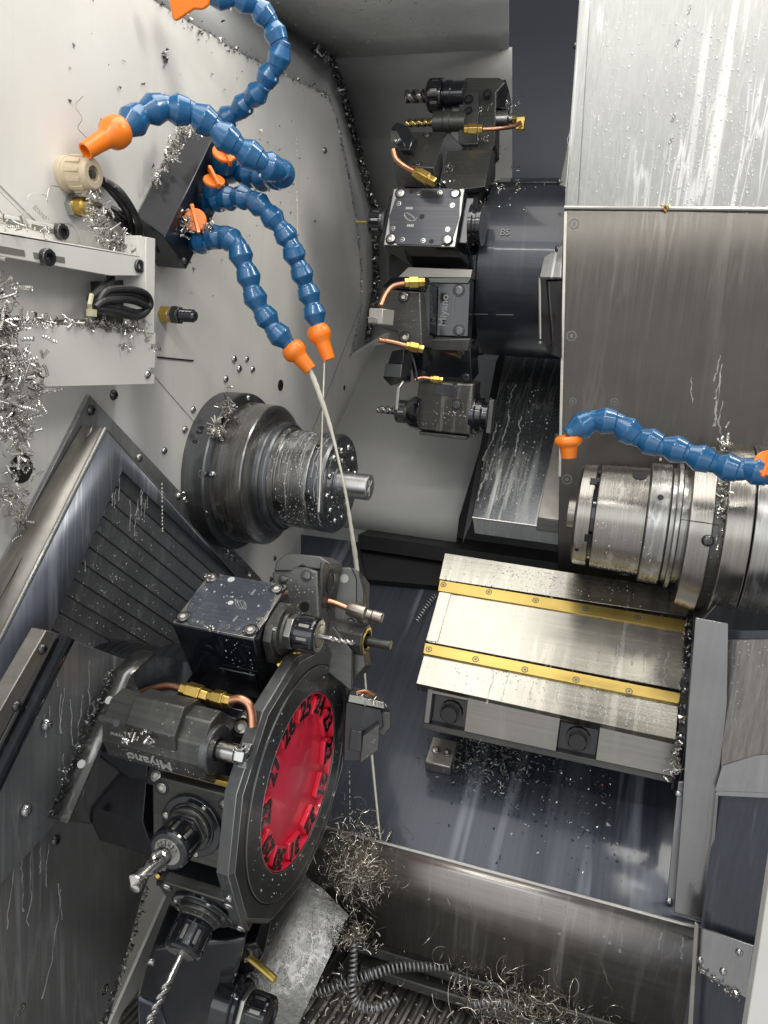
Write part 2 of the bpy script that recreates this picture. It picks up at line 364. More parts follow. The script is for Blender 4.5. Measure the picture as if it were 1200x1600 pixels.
def crumbs(path, width, count, size=(.0008, .0025), N=(0, 0, 1)):
    mb = MB(); path = [np.asarray(p) for p in path]; N = unit(N)
    seg = [np.linalg.norm(path[i+1]-path[i]) for i in range(len(path)-1)]; cum = np.cumsum(seg)/sum(seg)
    for _ in range(count):
        t = rng.random(); i = int(np.searchsorted(cum, t)); a = 0 if i == 0 else cum[i-1]; q = (t-a)/(cum[i]-a)
        o = path[i]*(1-q)+path[i+1]*q; d = unit(path[i+1]-path[i]); sd = np.cross(d, N)
        s = rng.uniform(*size); o = o+sd*rng.normal()*width*.5+N*s*.4
        v = [o+rng.normal(size=3)*s for _ in range(4)]
        mb.add(v, [(0, 1, 2), (0, 2, 3), (0, 3, 1), (1, 3, 2)])
    return mb
def drops(P0, U, V, N, count, r=(.0008, .002), lo=.0, hi=1.0, bias=None, inside=None, long=1.5):
    """little domes of coolant on the patch P0 + u U + v V with outward normal N; slightly elongated downwards"""
    mb = MB(); N = unit(N); dn = -EZ - N*np.dot(-EZ, N); dn = unit(dn) if np.linalg.norm(dn) > .05 else perp(N)[0]; sd = np.cross(N, dn)
    k = 0
    while k < count:
        u, v = rng.random(2)
        if bias is not None and rng.random() > bias(u, v): k += .1; continue
        k += 1
        o = np.asarray(P0)+np.asarray(U)*u+np.asarray(V)*v; s = r[0]*.55+(r[1]-r[0])*rng.random()**2.6; el = rng.uniform(1, long)
        rings = []
        for z, q in ((-.1, 1.0), (.35, .86), (.62, .45)):
            rings.append([o+(sd*math.cos(i*math.pi/3)*q+dn*math.sin(i*math.pi/3)*q*el+N*z)*s for i in range(6)])
        mb.loft(rings)
    return mb
def runlets(starts, N, length=(.03, .12), w=.0009, onto=None, down=None):
    """thin wandering rivulets of milky coolant down a surface"""
    mb = MB(); N = unit(N); dn = down if down is not None else unit(-EZ-N*np.dot(-EZ, N)); sd = np.cross(N, dn)
    for P in starts:
        L = rng.uniform(*length); m = 14; x = 0; vs = []; pts = []; ww = []
        for i in range(m):
            pts.append(np.asarray(P)+dn*L*i/(m-1)+sd*x+N*.0002); x += rng.normal()*L*.018; ww.append(w*rng.uniform(.35, 1.3)*(1.9 if i == m-1 else 1)*(.25 if rng.random() < .12 else 1))
        for p, q in zip(pts, ww): vs += [p-sd*q, p+N*q*.5, p+sd*q]
        fs = []
        for i in range(m-1):
            for j in range(2): fs.append((3*i+j, 3*i+j+1, 3*i+4+j, 3*i+3+j))
        mb.add(vs, fs)
    return mb

# axis of both spindles, planes everything hangs from
AX = at(532.7, 756.3, 1.15)            # front face of the left chuck
XW = AX[0]-.20                         # left wall
TL = at(470.8, 1218, .86)              # centre of the lower turret's face
UT = at(760, 422, 1.40)                # centre of the upper turret's plate
XC = XW+.035
def sgn_poly(pts, p0, n, thick, mb=None):
    mb = mb or MB(); n = unit(n); return mb.prism([onN(x, y, p0, n) for x, y in pts], -n*thick)
def np_poly(pts, p0, n, vec): return MB().prism([onN(x, y, p0, n) for x, y in pts], vec)
def xpoly(pts, x, thick, mb=None):
    mb = mb or MB(); return mb.prism([onX(a, b, x) for a, b in pts], (-thick, 0, 0))

# ================================================================== THE SETTING
def to(P, v, px=None, py=None):
    """distance along v from P until the column px or the row py is reached"""
    v = np.asarray(v, float); q = P-CAM
    if px is not None: k = (px-600)/FPX; w = CR-k*Fw
    else: k = -(py-800)/FPX; w = CU-k*Fw
    return -np.dot(q, w)/np.dot(v, w)
def sheet(name, strips, mat, kind='structure', th=.003, label=None):
    """ruled sheet metal: list of rows of 3-D points, given a small thickness"""
    mb = MB(); n = len(strips[0]); vs = [p for r in strips for p in r]
    mb.add(vs, [(k*n+i, k*n+i+1, (k+1)*n+i+1, (k+1)*n+i) for k in range(len(strips)-1) for i in range(n-1)])
    o = single(name, mb, mat, label, None, kind=kind, ang=12)
    m = o.modifiers.new('thick', 'SOLIDIFY'); m.thickness = th; m.offset = 0
    return o
Apx = [(150, -60), (240, 0), (380, 85), (480, 135), (512, 150), (525, 185), (548, 300), (562, 400), (563, 480), (545, 560)]
Bpx = [(300, -90), (345, -30), (420, 25), (480, 65), (515, 90), (530, 135), (560, 250), (582, 330), (585, 440), (570, 540)]
A3 = [onX(*p, XW) for p in Apx]; B3 = [onX(*p, XW-.06) for p in Bpx]
wallpoly = [onX(*p, XW) for p in [(-300, -200), (60, -110)]+Apx+[(640, 500), (640, 880), (545, 1100), (300, 1900), (-300, 1900)]]
mb = MB(); mb.prism(wallpoly, (-.01, 0, 0))
left_wall = single('left_wall', mb, CREAM, None, None, kind='structure', loc=(XW, .8, 1.3))
sheet('wall_fold', [A3, B3], BACKP, th=.002)
bw = B3[4:]; sheet('back_wall', [bw, [p+EX*(xto(p, 800)-p)[0] for p in bw]], BACKP, th=.004)
cl = B3[:5]; sheet('ceiling', [cl, [p+EX*(xto(p, 795)-p)[0] for p in cl]], CEIL, th=.004)
LA, LN = xplane((700, 808), 1.42, (640, 560), 1.74)
crz = at(700, 808, 1.42); rx = onN(735, 750, LA, LN)[0]
top_l = B3[9]; lip = onN(728, 850, crz, (0, -1, .12)); xl = XW+.01
def atx(P, x): return np.array([x, P[1], P[2]])
tl2 = LA+(top_l-LA)-LN*np.dot(top_l-LA, LN)
ptop = onN(640, 545, LA, LN)
rows = [bw[-1]+EZ*.01, ptop, crz, lip, lip+EY*.02]
sheet('lower_back_sheet', [[atx(p, xl) for p in rows], [atx(p, rx) for p in rows]], LOWP, th=.004)
# dark side of that sheet, void behind everything
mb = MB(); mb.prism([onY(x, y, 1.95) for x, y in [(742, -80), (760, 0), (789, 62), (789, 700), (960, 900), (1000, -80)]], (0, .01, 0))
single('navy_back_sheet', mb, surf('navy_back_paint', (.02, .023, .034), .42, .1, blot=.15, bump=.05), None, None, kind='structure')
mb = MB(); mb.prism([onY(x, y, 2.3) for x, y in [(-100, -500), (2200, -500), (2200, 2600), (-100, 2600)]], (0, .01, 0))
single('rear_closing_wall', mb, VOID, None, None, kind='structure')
# slanted bed, its dark gap as a black strip, skirt and trough
BA, BN = xplane((850, 1190), 1.06, (700, 850), 1.44)
sgn_poly([(470, 835), (905, 893), (1092, 1000), (1096, 1453), (470, 1283)], BA, BN, .01, mb0 := MB())
single('slanted_bed', mb0, BED, None, None, kind='structure')
mb = sgn_poly([(560, 846), (900, 896), (900, 935), (574, 905)], BA+BN*.012, BN, .011); single('bed_shade_strip', mb, VOID, None, None, kind='structure')  # black strip paints the gap's shade and dark reflection onto the bed
KA = onN(780, 1369, BA, BN)
def xl_at(P, px): return xto(P, px)
k1 = KA+np.array([0, -.012, -.004]); k2 = k1+np.array([0, .022, -.07]); k3 = k2+np.array([0, .012, -.085])
def rowx(P, xs): return [atx(P, x) for x in xs]
xsL = xto(KA, 470)[0]; xsR = xto(KA, 1098)[0]
sheet('bed_skirt', [[atx(KA+BN*.004, xsL), atx(k1, xsL), atx(k2, xsL+.01), atx(k3, xsL+.06)], [atx(KA+BN*.004, xsR), atx(k1, xsR), atx(k2, xsR), atx(k3, xsR)]], SKIRT, th=.003)
mb = MB(); mb.tube([atx(KA+BN*.005, xsL), atx(KA+BN*.005, xsR)], .0022, 8); single('bed_edge_bead', mb, EDGE, None, None, kind='structure')
mb = MB(); f_ = Fr(atx(k3, xsL+.05)); mb.box(f_, 0, xsR-xsL-.03, -.012, .012, -.016, -.001); mb.box(f_.mv(0, -.016, -.034), 0.05, xsR-xsL-.03, -.010, .012, 0, .014)
single('trough_lip', mb, BLACKW, None, None, kind='structure', bev=.002)
flz = k3[2]-.045
CP0 = atx(k3, k3[0])+np.array([0, 0, -.045]); CN = unit((0, -.18, 1))
mb = sgn_poly([(380, 1480), (1200, 1480), (1700, 1900), (-100, 1900)], CP0-CN*.012, CN, .005); single('trough_floor', mb, CHIPD, None, None, kind='structure')
# chip conveyor: ridged bars with dimples
cv = Thing('chip_conveyor', 'ridged steel chip conveyor with dimpled bars under the swarf at the bottom', 'conveyor', onN(640, 1560, CP0, CN))
dA = onN(633, 1498, CP0, CN); dB = onN(575, 1598, CP0, CN); dv = unit(dB-dA); sv = unit(np.cross(dv, CN))
if sv[0] < 0: sv = -sv
fc = Fr(dA, sv, dv, unit(np.cross(sv, dv)))
if np.dot(fc.c, CN) < 0: fc = Fr(dA, sv, dv, CN)
pit = .0165; me = None
mb = MB(); L = .36; hw = pit*.5
prof = [(-hw, -.004), (-hw*.8, 0), (-hw*.35, .001), (-hw*.2, .006), (hw*.2, .006), (hw*.35, .001), (hw*.8, 0), (hw, -.004)]
mb.prism([fc.p(x, -.10, z) for x, z in prof], fc.b*L)
for i in range(14):
    for s_ in (-.68,):
        c = fc.p(hw*s_, -.09+i*.024, .0005); mb.lathe(c, fc.c, [(0, .0022), (.001, .0017), (.0014, .0006)], 6)
me = mb.mesh('conveyor_bar', cv.L, CONV, 25)
for i in range(-17, 26):
    o = bpy.data.objects.new('conveyor_bar', me); COL.objects.link(o); o.parent = cv.o; o.location = Vector(fc.a*(i*pit)+fc.c*random.uniform(-.0006, .0006))

# wall screws, holes, dirt along the seams (parts of the left wall)
class _W(Thing):
    def __init__(s, o, L): s.o = o; s.L = np.asarray(L, float)
wl = _W(left_wall, (XW, .8, 1.3))
for x, y, r, k, m in [(365, 561, .0065, 'dome', BOLTS), (373, 576, .0065, 'dome', BOLTS), (394, 577, .006, 'dome', BOLTS), (385, 561, .0055, 'dome', BOLTS), (352, 592, .0062, 'dome', BOLTS), (301, 640, .0058, 'dome', BOLTS), (288, 671, .0058, 'dome', BOLTS), (256, 704, .0058, 'dome', BOLTS),
                   (177, 617, .0068, 'dome', BOLTD), (538, 606, .006, 'hole', HOLE), (507, 235, .006, 'dome', CHIPD), (429, 872, .005, 'dome', BOLTD), (423, 905, .005, 'dome', BOLTD)]:
    wl.bolt(onX(x, y, XW), EX, r, k, m, name='wall_screw' if k == 'dome' else 'drilled_hole')
mb = MB(); c = onX(438, 602, XW); mb.lathe(c, EX, [(-.001, .010), (.0012, .010)], 24); o = wl.part('cable_hole', mb, HOLE)
mb = MB(); c = onX(33, 732, XW); mb.lathe(c, EX, [(-.001, .0155), (.0012, .0155)], 28); wl.part('access_hole', mb, HOLE)
mb = MB(); mb.box(Fr(onX(245, 558, XW)), 0, .002, 0, to(onX(245, 558, XW), EY, px=301), -.001, .001); wl.part('slit', mb, HOLE)
mb = MB()
for a, b in (((243, 590), (330, 690)), ((60, 380), (120, 445)), ((0, 290), (60, 350)), ((563, 480), (470, 720))):
    P, Q = onX(*a, XW+.0005), onX(*b, XW+.0005); mb.tube([P, Q], .0004, 4)
wl.part('panel_seam', mb, CHIPD)
single('seam_swarf', crumbs([p+EX*.002 for p in A3[1:]], .006, 520, (.0006, .002), EX), CHIPD, 'line of small dark chips stuck along the fold of the cream wall', None, kind='stuff')
single('corner_swarf', crumbs([p+EX*.012-EY*.010 for p in B3[3:]], .030, 4200, (.001, .0034), EX), CHIPD, 'band of dark chips piled along the back corner', None, kind='stuff')
mb = crumbs([onX(x, y, XW+.001) for x, y in [(60, 30), (200, 120), (300, 60), (420, 330), (470, 240)]], .22, 130, (.0006, .0022), EX)
mb2 = crumbs([onX(x, y, XW+.001) for x, y in [(255, 85), (258, 98)]], .006, 30, (.001, .002), EX); mb.add(mb2.v, mb2.f)
single('wall_specks', mb, CHIPD, 'scattered specks of chip stuck to the cream wall', None, kind='stuff')
# dimpled drips on the ceiling
mb = MB(); c0, c1 = B3[2], B3[4]; ux = EX*(xto(B3[4], 785)-B3[4])[0]; vy = c1-c0; nn = unit(np.cross(ux, vy)); nn = nn if nn[2] < 0 else -nn
mb = drops(c0-vy*.9, ux*.8, vy*1.9, nn, 700, (.0016, .0044), long=1.6); single('ceiling_drips', mb, DROP, 'rows of coolant drops hanging under the ceiling', None, kind='stuff')

# ramp behind the slide (under the upper turret)
RA, RN = xplane((790, 815), 1.27, (830, 560), 1.52)
rp = Thing('way_cover_ramp', 'sloping steel way cover with milky coolant runs below the upper turret', 'way cover', onN(790, 700, RA, RN))
rp.part('ramp_sheet', sgn_poly([(797, 520), (886, 520), (886, 828), (738, 808)], RA, RN, .006), surf('ramp_steel', (.2, .21, .22), .22, .9, BRZ, .08, runs=1.0, runcol=(.6, .6, .57), spots=.3, flow=FLX, veins=.7, veincol=(.6, .6, .57)), .001)
a_, b_ = onN(738, 808, RA, RN), onN(900, 830, RA, RN); h_ = to(a_, (0, .1, -1), py=833)
mb = MB(); mb.prism([a_, a_+EX*.2, a_+EX*.2+np.array([0, .1, -1])*h_, a_+np.array([0, .1, -1])*h_+EX*.006], (0, .01, 0)); rp.part('front_lip', mb, DSTEEL, .001)
mb = MB(); mb.tube([a_-EZ*.0005, a_+EX*.2-EZ*.0005], .0014, 6); rp.part('bright_edge', mb, EDGE)
mb = MB(); mb.prism([onN(x, y, RA, RN)-RN*.007 for x, y in [(775, 560), (797, 520), (738, 808), (722, 845)]], -RN*.004); rp.part('side_gap', mb, VOID)
ra2 = onN(840, 808, RA, RN)+RN*.012
mb = sgn_poly([(868, 676), (900, 684), (876, 813), (840, 808)], ra2, RN, .02); rp.part('guide_strip', mb, RIM, .001)
P_ = onN(840, 808, ra2, RN); mb = MB(); mb.box(Fr(P_), 0, .05, 0, .03, -.022, -.0015); rp.part('guide_end', mb, BLACKW, .0008)
runst = [onN(x, y, RA, RN) for x, y in [(770, 716), (785, 715), (795, 640), (806, 600), (815, 650), (760, 740), (822, 730), (790, 690), (775, 660), (800, 735)]]
rp.part('coolant_runs', runlets(runst, RN, (.04, .11), .0014), FILM, kind='stuff')
o_ = onN(745, 800, RA, RN); rp.part('droplets', drops(onN(770, 600, RA, RN), onN(860, 610, RA, RN)-onN(770, 600, RA, RN), onN(742, 800, RA, RN)-onN(770, 600, RA, RN), RN, 160, (.001, .0022)), DROP, kind='stuff')
# solid black box put in for the shade between ramp and bed
mb = MB(); P_ = at(600, 838, 1.40); mb.box(Fr(P_), -.05, .38, .0, .1, -.03, -.003); single('bed_gap_shade_box', mb, VOID, None, None, kind='structure')

# ================================================================== RIGHT COVER
CA, CN_ = xplane((882, 324), 1.19, (873, 860), 1.24)
TA, TN = xplane((882, 324), 1.19, (905, 0), 1.10)
rc = Thing('spindle_cover', 'large stainless cover above the spindle, bright streaked upper panel, dark mirror-like lower panel', 'machine cover', at(1040, 330, 1.19))
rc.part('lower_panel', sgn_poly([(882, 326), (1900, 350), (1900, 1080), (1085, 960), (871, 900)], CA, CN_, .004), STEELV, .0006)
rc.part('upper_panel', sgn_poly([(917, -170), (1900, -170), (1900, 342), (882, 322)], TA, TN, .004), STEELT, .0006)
P_ = onN(882, 324, CA, CN_); mb = MB(); mb.tube([P_+np.array([0, -.002, -.001]), P_+np.array([1.1, -.002, -.001])], .0034, 8); rc.part('folded_edge', mb, EDGE)
mb = sgn_poly([(900, -170)][:0]+[(917, -170), (932, -170), (903, 322), (884, 322)], TA+TN*.003, TN, .0028); rc.part('edge_flange', mb, STEELT, .0008)
mb = sgn_poly([(881, 330), (886, 330), (877, 745), (872, 745)], CA+CN_*.003, CN_, .0028); rc.part('corner_strip', mb, RIM, .0006)
sfn = unit((-.35, -1, .55)); sf0 = at(860, 400, 1.215); mb = MB().prism([onN(x, y, sf0, sfn) for x, y in [(906, 90), (914, 90), (884, 320), (876, 433), (843, 433), (868, 320), (890, 210)]], -sfn*.006); rc.part('side_flange', mb, STEELT, .0008)
mb = MB(); mb.tube([at(843, 434, 1.215), at(844, 530, 1.215)], .0022, 8); mb.lathe(at(844, 533, 1.215), -EZ, [(0, .003), (.004, .003), (.006, .001)], 10); rc.part('flange_rod', mb, EDGE)
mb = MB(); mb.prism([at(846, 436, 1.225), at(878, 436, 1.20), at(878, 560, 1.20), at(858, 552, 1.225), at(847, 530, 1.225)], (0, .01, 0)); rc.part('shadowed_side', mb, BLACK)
for x, y, r in [(897, 350, .0085), (893, 525, .0085), (886, 749, .0085), (895, 627, .006), (960, 628, .006)]: rc.bolt(onN(x, y, CA, CN_), CN_, r, 'flat', BLACKW)
for x, y in [(903, 71), (878, 284), (875, 389)]: rc.bolt(at(x, y, 1.195)-EX*.004, unit((-1, -.3, 0)), .0055, 'dome', BOLTD)
o_ = onN(900, 30, TA, TN); U_ = onN(1195, 40, TA, TN)-o_; V_ = onN(900, 318, TA, TN)-o_
rc.part('droplets', drops(o_+U_*.1, U_*.9, V_, TN, 900, (.0009, .0021), bias=lambda u, v: .25+.75*(u > .45), long=1.8), DROP, kind='stuff')
st = [o_+U_*rng.random()+V_*rng.random()*.75 for _ in range(16)]
rc.part('coolant_runs', runlets(st, TN, (.04, .17), .0011), FILM, kind='stuff')
for x, y in [(1056, 72), (1050, 190), (1046, 225), (1074, 22)]:
    P_ = onN(x, y, TA, TN); mbx = MB(); helix(mbx, P_+TN*.002, unit((.3, 0, 1)), .014, .0022, .006, .003); rc_chip = single('curled_chip', mbx, CHIP, {(1056, 72): 'small curled chip on the bright panel, higher of the two near its middle', (1050, 190): 'small curled chip stuck mid-height on the bright panel', (1046, 225): 'long white curled chip, lowest on the bright top panel', (1074, 22): 'tiny curled chip near the top of the bright panel'}[(x, y)], 'chip')
st = [onN(rng.uniform(1030, 1195), rng.uniform(540, 640), CA, CN_) for _ in range(6)]
rc.part('coolant_veins', runlets(st, CN_, (.03, .09), .0011), FILM, kind='stuff')
P_ = onN(1040, 324, TA, TN); nestm = nest(P_+TN*.004, EX*.008, EZ*.004, TN*.003, 12, (.001, .002), (.004, .01), (.0006, .0012)); single('edge_chip_tuft', nestm, BRASS, 'small golden tuft of chips on the folded edge of the cover', None, kind='stuff')

# right spindle ------------------------------------------------------
def ap(s): return AX+EX*s
def oncyl(px, py, R):
    r = ray(px, py); o = CAM-AX; a = r[1]**2+r[2]**2; b = o[1]*r[1]+o[2]*r[2]; c = o[1]**2+o[2]**2-R*R
    t = (-b-math.sqrt(max(0, b*b-a*c)))/a; P = CAM+r*t; n = unit((0, P[1]-AX[1], P[2]-AX[2])); return P, n
def rings(T_, name, segs, mat, n=96, bev=.0006):
    mb = MB(); mb.lathe(AX, EX, segs, n); return T_.part(name, mb, mat, bev, ang=25)
rs = Thing('right_spindle', 'short steel spindle nose with slotted collet rings at the right, in front of the cover', 'spindle', ap(.45))
rings(rs, 'nose_disc', [(.338, .010), (.338, .021), (.352, .021)], TURNL)
rings(rs, 'front_ring', [(.350, .030), (.350, .064), (.353, .0685), (.3705, .0695), (.3712, .066)], TURNL)
rings(rs, 'dark_groove', [(.370, .062), (.376, .062)], BLACK)
rings(rs, 'sleeve', [(.375, .05), (.3752, .0685), (.3765, .070), (.4375, .0725), (.4385, .070)], TURNL)
rings(rs, 'collar', [(.438, .05), (.438, .0785), (.4395, .0795), (.463, .0805), (.464, .079)], TURN)
rings(rs, 'step_ring', [(.4645, .05), (.4645, .0745), (.466, .0755), (.471, .0755), (.4715, .083), (.477, .083), (.478, .075), (.486, .075)], TURN)
rings(rs, 'spindle_body', [(.485, .05), (.485, .094), (.4862, .1025), (.511, .1085), (.5125, .107)], TURNL)
rings(rs, 'chip_groove', [(.51, .05), (.51, .1035), (.528, .1045)], BLACKW)
rings(rs, 'flange', [(.524, .05), (.524, .112), (.5255, .1135), (.553, .1155), (.554, .114)], TURNL)
rings(rs, 'housing', [(.5552, .05), (.5552, .114), (.556, .1155), (.80, .1155)], TURN)
mb = np_poly([(1128, 934), (1300, 958), (1300, 1012), (1088, 984), (1098, 965)], at(1120, 950, .93), unit((0, -1, -.25)), EY*.12); rs.part('mounting_block', mb, TURND, .002)
for x, y, R, kx, ky, m in [(927, 752, .0698, .006, .0035, HOLE), (918, 841, .0698, .006, .0045, HOLE)]:
    P_, n_ = oncyl(x, y, R); f_ = Fr(P_, EX, np.cross(n_, EX), n_); mb = MB(); mb.box(f_, -.004, .005, -.005, .005, -.004, .0006); rs.part('spanner_slot', mb, m)
for x, y, r, R in [(1000, 743, .0095, .0722), (977, 899, .0095, .0715), (1032, 777, .004, .0802), (901, 859, .0028, .069)]:
    P_, n_ = oncyl(x, y, R); rs.bolt(P_, n_, r, 'hole', HOLE, name='bore')
P_, n_ = oncyl(1106, 845, .1075); rs.bolt(P_, n_, .0075, 'dome', BOLTD)
P_, n_ = oncyl(1095, 829, .107); mb = MB(); pts = []
for x, y in [(1063, 812), (1095, 816), (1124, 821)]: P_, n_ = oncyl(x, y, .105); pts.append(P_+n_*.0035)
mb.tube(pts, .0005, 4); rs.part('split_line', mb, HOLE)
gp = [oncyl(x, y, .105)[0] for x, y in [(1133, 690), (1135, 740), (1133, 775), (1129, 800), (1127, 838)]]
mb = nest(gp[0], EX*.006, EZ*.012, -EY*.004, 20, (.0015, .003), (.006, .012)); 
for g0, g1 in zip(gp[:-1], gp[1:]):
    q = nest((g0+g1)/2, EX*.005, (g1-g0)*.9, -EY*.004, 34, (.0012, .0026), (.005, .012), (.0006, .0016)); mb.add(q.v, q.f)
single('groove_swarf', mb, CHIP, 'string of bright curled chips wound into the groove of the right spindle', None, kind='stuff')
pts = [oncyl(x, y, .072)[0] for x, y in [(930, 740), (960, 745), (940, 760), (985, 735)]]
mb = MB()
for _ in range(140):
    P_, n_ = oncyl(rng.uniform(905, 1120), rng.uniform(735, 930), .1005 if 0 else .073); 
# coolant smear drops on the sleeve
def cyl_drops(T_, x0, x1, R0, R1, a0, a1, count, r=(.0007, .0016)):
    mb = MB()
    for _ in range(count):
        u = rng.random(); R = R0+(R1-R0)*u; x = x0+(x1-x0)*u; a = math.radians(rng.uniform(a0, a1)); n_ = np.array([0, math.cos(a), math.sin(a)])
        q = drops(ap(x)+n_*R, np.zeros(3), np.zeros(3), n_, 1, r, long=1.7); mb.add(q.v, q.f)
    return T_.part('droplets', mb, DROP, kind='stuff')
cyl_drops(rs, .378, .436, .070, .0724, 110, 220, 70); cyl_drops(rs, .49, .54, .0965, .111, 150, 240, 60); cyl_drops(rs, .44, .462, .0797, .0804, 150, 240, 25)

# left spindle -------------------------------------------------------
ls = Thing('left_spindle', 'dark steel chuck on a stepped round flange bolted to the cream wall, wet with coolant', 'chuck', ap(-.1))
rings(ls, 'wall_flange', [(-.201, .10), (-.201, .1225), (-.165, .1235), (-.162, .1215), (-.162, .11)], TURND)
rings(ls, 'flange_body', [(-.163, .10), (-.163, .1085), (-.158, .110), (-.114, .1085), (-.112, .107), (-.106, .094), (-.106, .08)], TURN)
rings(ls, 'step_ring', [(-.116, .07), (-.116, .0855), (-.100, .085), (-.099, .0835), (-.0965, .0835), (-.0955, .085), (-.089, .0845), (-.086, .0815), (-.086, .07)], TURND)
rings(ls, 'groove_ring', [(-.0865, .06), (-.0865, .0775), (-.078, .0775), (-.0775, .073), (-.074, .073)], TURN)
rings(ls, 'chuck_body', [(-.0755, .06), (-.0755, .0735), (-.0745, .0745), (-.026, .0745), (-.025, .0735), (-.025, .06)], TURN)
rings(ls, 'nose_nut', [(-.0245, .06), (-.0245, .074), (-.0235, .0755), (-.004, .0755), (0, .0725), (0, .062), (.0012, .0615), (.0012, .043), (-.002, .042), (-.002, .030), (.001, .029), (.001, .021)], TURND)
for x, y, r in [(433, 790, .009), (404, 791, .0035), (442, 680, .0045)]:
    P_, n_ = oncyl(x, y, .0745); ls.bolt(P_, n_, r, 'hole', HOLE, name='bore')
for x, y in [(497, 699), (481, 777), (424, 812)]:
    P_, n_ = oncyl(x, y, .0752); f_ = Fr(P_, EX, np.cross(n_, EX), n_); mb = MB(); mb.box(f_, -.0045, .0045, -.0055, .0055, -.004, .0008); ls.part('spanner_slot', mb, HOLE, .0005)
for x, y in [(331, 741)]: P_, n_ = oncyl(x, y, .110); ls.bolt(P_, n_, .0055, 'dome', BOLTS)
for x, y in [(315, 740), (320, 803)]: P_, n_ = oncyl(x, y, .123); ls.bolt(P_, n_, .0058, 'flat', BOLTS)
for x, y in [(388, 622), (371, 639)]: ls.bolt(onX(x, y, AX[0]-.162), EX, .005, 'dome', BOLTS)
for a in range(12):
    t = math.radians(a*30+12); n_ = np.array([0, math.cos(t), math.sin(t)]); ls.bolt(ap(.001)+n_*(.053 if a % 2 else .057), EX, .0052, 'dome', BOLTS)
for a in range(6):
    t = math.radians(a*60+30); n_ = np.array([0, math.cos(t), math.sin(t)]); ls.bolt(ap(-.001)+n_*.036, EX, .0036, 'dome', BOLTS)
P_, n_ = oncyl(313, 672, .1232); textmesh(ls, '63', .014, P_+n_*.0004, np.cross(n_, EX)*-1, -EX, .0003, HOLE, 'number_mark')
P_, n_ = oncyl(305, 690, .1232); textmesh(ls, '0', .011, P_+n_*.0004, np.cross(n_, EX)*-1, -EX, .0003, HOLE, 'number_mark')
cyl_drops(ls, -.073, -.028, .0746, .0746, 95, 235, 330, (.0006, .0014)); cyl_drops(ls, -.022, -.004, .0757, .0757, 95, 235, 90); cyl_drops(ls, -.086, -.079, .0776, .0776, 100, 180, 40)
ls.part('face_droplets', drops(ap(.0012)-EY*.06-EZ*.06, EY*.12, EZ*.12, EX, 170, (.0006, .0013)), DROP, kind='stuff')
mb = MB()
for x0 in (-.07, -.066, -.055, -.05, -.04, -.035, -.028, -.018, -.012, -.007, -.003, -.010):
    a = math.radians(rng.uniform(95, 150)); a1 = a+rng.uniform(.5, 1.9); m = 16; R = .0749 if x0 < -.025 else .0758; xx = x0; vs = []
    for i in range(m):
        t = a+(a1-a)*i/(m-1); n_ = np.array([0, math.cos(t), math.sin(t)]); c = ap(xx)+n_*R; w = .0008*rng.uniform(.5, 1.5); vs += [c-EX*w, c+n_*w*.6, c+EX*w]; xx += rng.normal()*.0006
    fs = [(3*i+j, 3*i+j+1, 3*i+4+j, 3*i+3+j) for i in range(m-1) for j in range(2)]; mb.add(vs, fs)
ls.part('coolant_runs', mb, FILM, kind='stuff')
# bar being machined
mb = MB(); P_ = AX; xe = to(AX, EX, px=578); mb.lathe(AX, EX, [(-.02, .0195), (xe-.001, .0195), (xe, .0185)], 48)
tb = Thing('metal_bar', 'short bright aluminium bar sticking out of the left chuck', 'bar', AX); tb.part('bar_stock', mb, ALU, 0, ang=30)
mb = MB()
for k in range(3): mb.tube([ap(xe+.0003)+np.array([0, .012*math.cos(t+k), .012*math.sin(t+k)]) for t in (0, 2.6)], .0006, 4)
tb.part('end_scratches', mb, DROP)
mb = nest(onX(352, 645, AX[0]-.160), EY*.012, EZ*.02, EX*.006, 90, (.0012, .0032), (.006, .02), (.0006, .0018)); q = nest(onX(335, 672, AX[0]-.160), EY*.012, EZ*.014, EX*.006, 50, (.0012, .0032), (.006, .02), (.0006, .0018)); mb.add(q.v, q.f)
single('flange_swarf', mb, CHIP, 'tuft of bright chips caught on the upper rim of the left chuck flange', None, kind='stuff')
q = nest(oncyl(350, 606, .124)[0], EX*.014, EY*.01, EZ*.005, 26, (.001, .0025), (.004, .012), (.0005, .0012)); single('rim_swarf', q, CHIP, 'few fine chips on top of the left chuck flange', None, kind='stuff')

# ================================================================== DIAMOND WAY COVER ON THE LEFT WALL
XS = XW+.045
dc = Thing('way_cover', 'diamond-shaped wet steel way cover with stepped slats and raised rim on the cream wall', 'way cover', onX(200, 850, XW))
dc.part('base_plate', xpoly([(140, 617), (407, 903), (470, 1010), (300, 1150), (-60, 1150), (-60, 1010)], XW+.006, .005), DSTEEL, .0005)
# raised frame: sloping rim + blue-grey face
def ring3(pts): return [np.asarray(p) for p in pts]
r0 = [onX(x, y, XW+.008) for x, y in [(-60, 985), (129, 664), (352, 903)]]
r1 = [onX(x, y, XS) for x, y in [(-60, 1115), (163, 669), (385, 920)]]
r2 = [onX(x, y, XS) for x, y in [(-60, 1290), (189, 735), (340, 876)]]
r3 = [onX(x, y, XS-.014) for x, y in [(-60, 1290), (190, 737), (340, 878)]]
mb = MB(); vs = r0+r1; mb.add(vs, [(0, 1, 4, 3), (1, 2, 5, 4)]); o = dc.part('raised_rim', mb, RIM); m = o.modifiers.new('thick', 'SOLIDIFY'); m.thickness = .002
mb = MB(); vs = r1+r2+r3; mb.add(vs, [(0, 1, 4, 3), (1, 2, 5, 4), (3, 4, 7, 6), (4, 5, 8, 7)]); o = dc.part('frame_face', mb, FRAME); m = o.modifiers.new('thick', 'SOLIDIFY'); m.thickness = .002
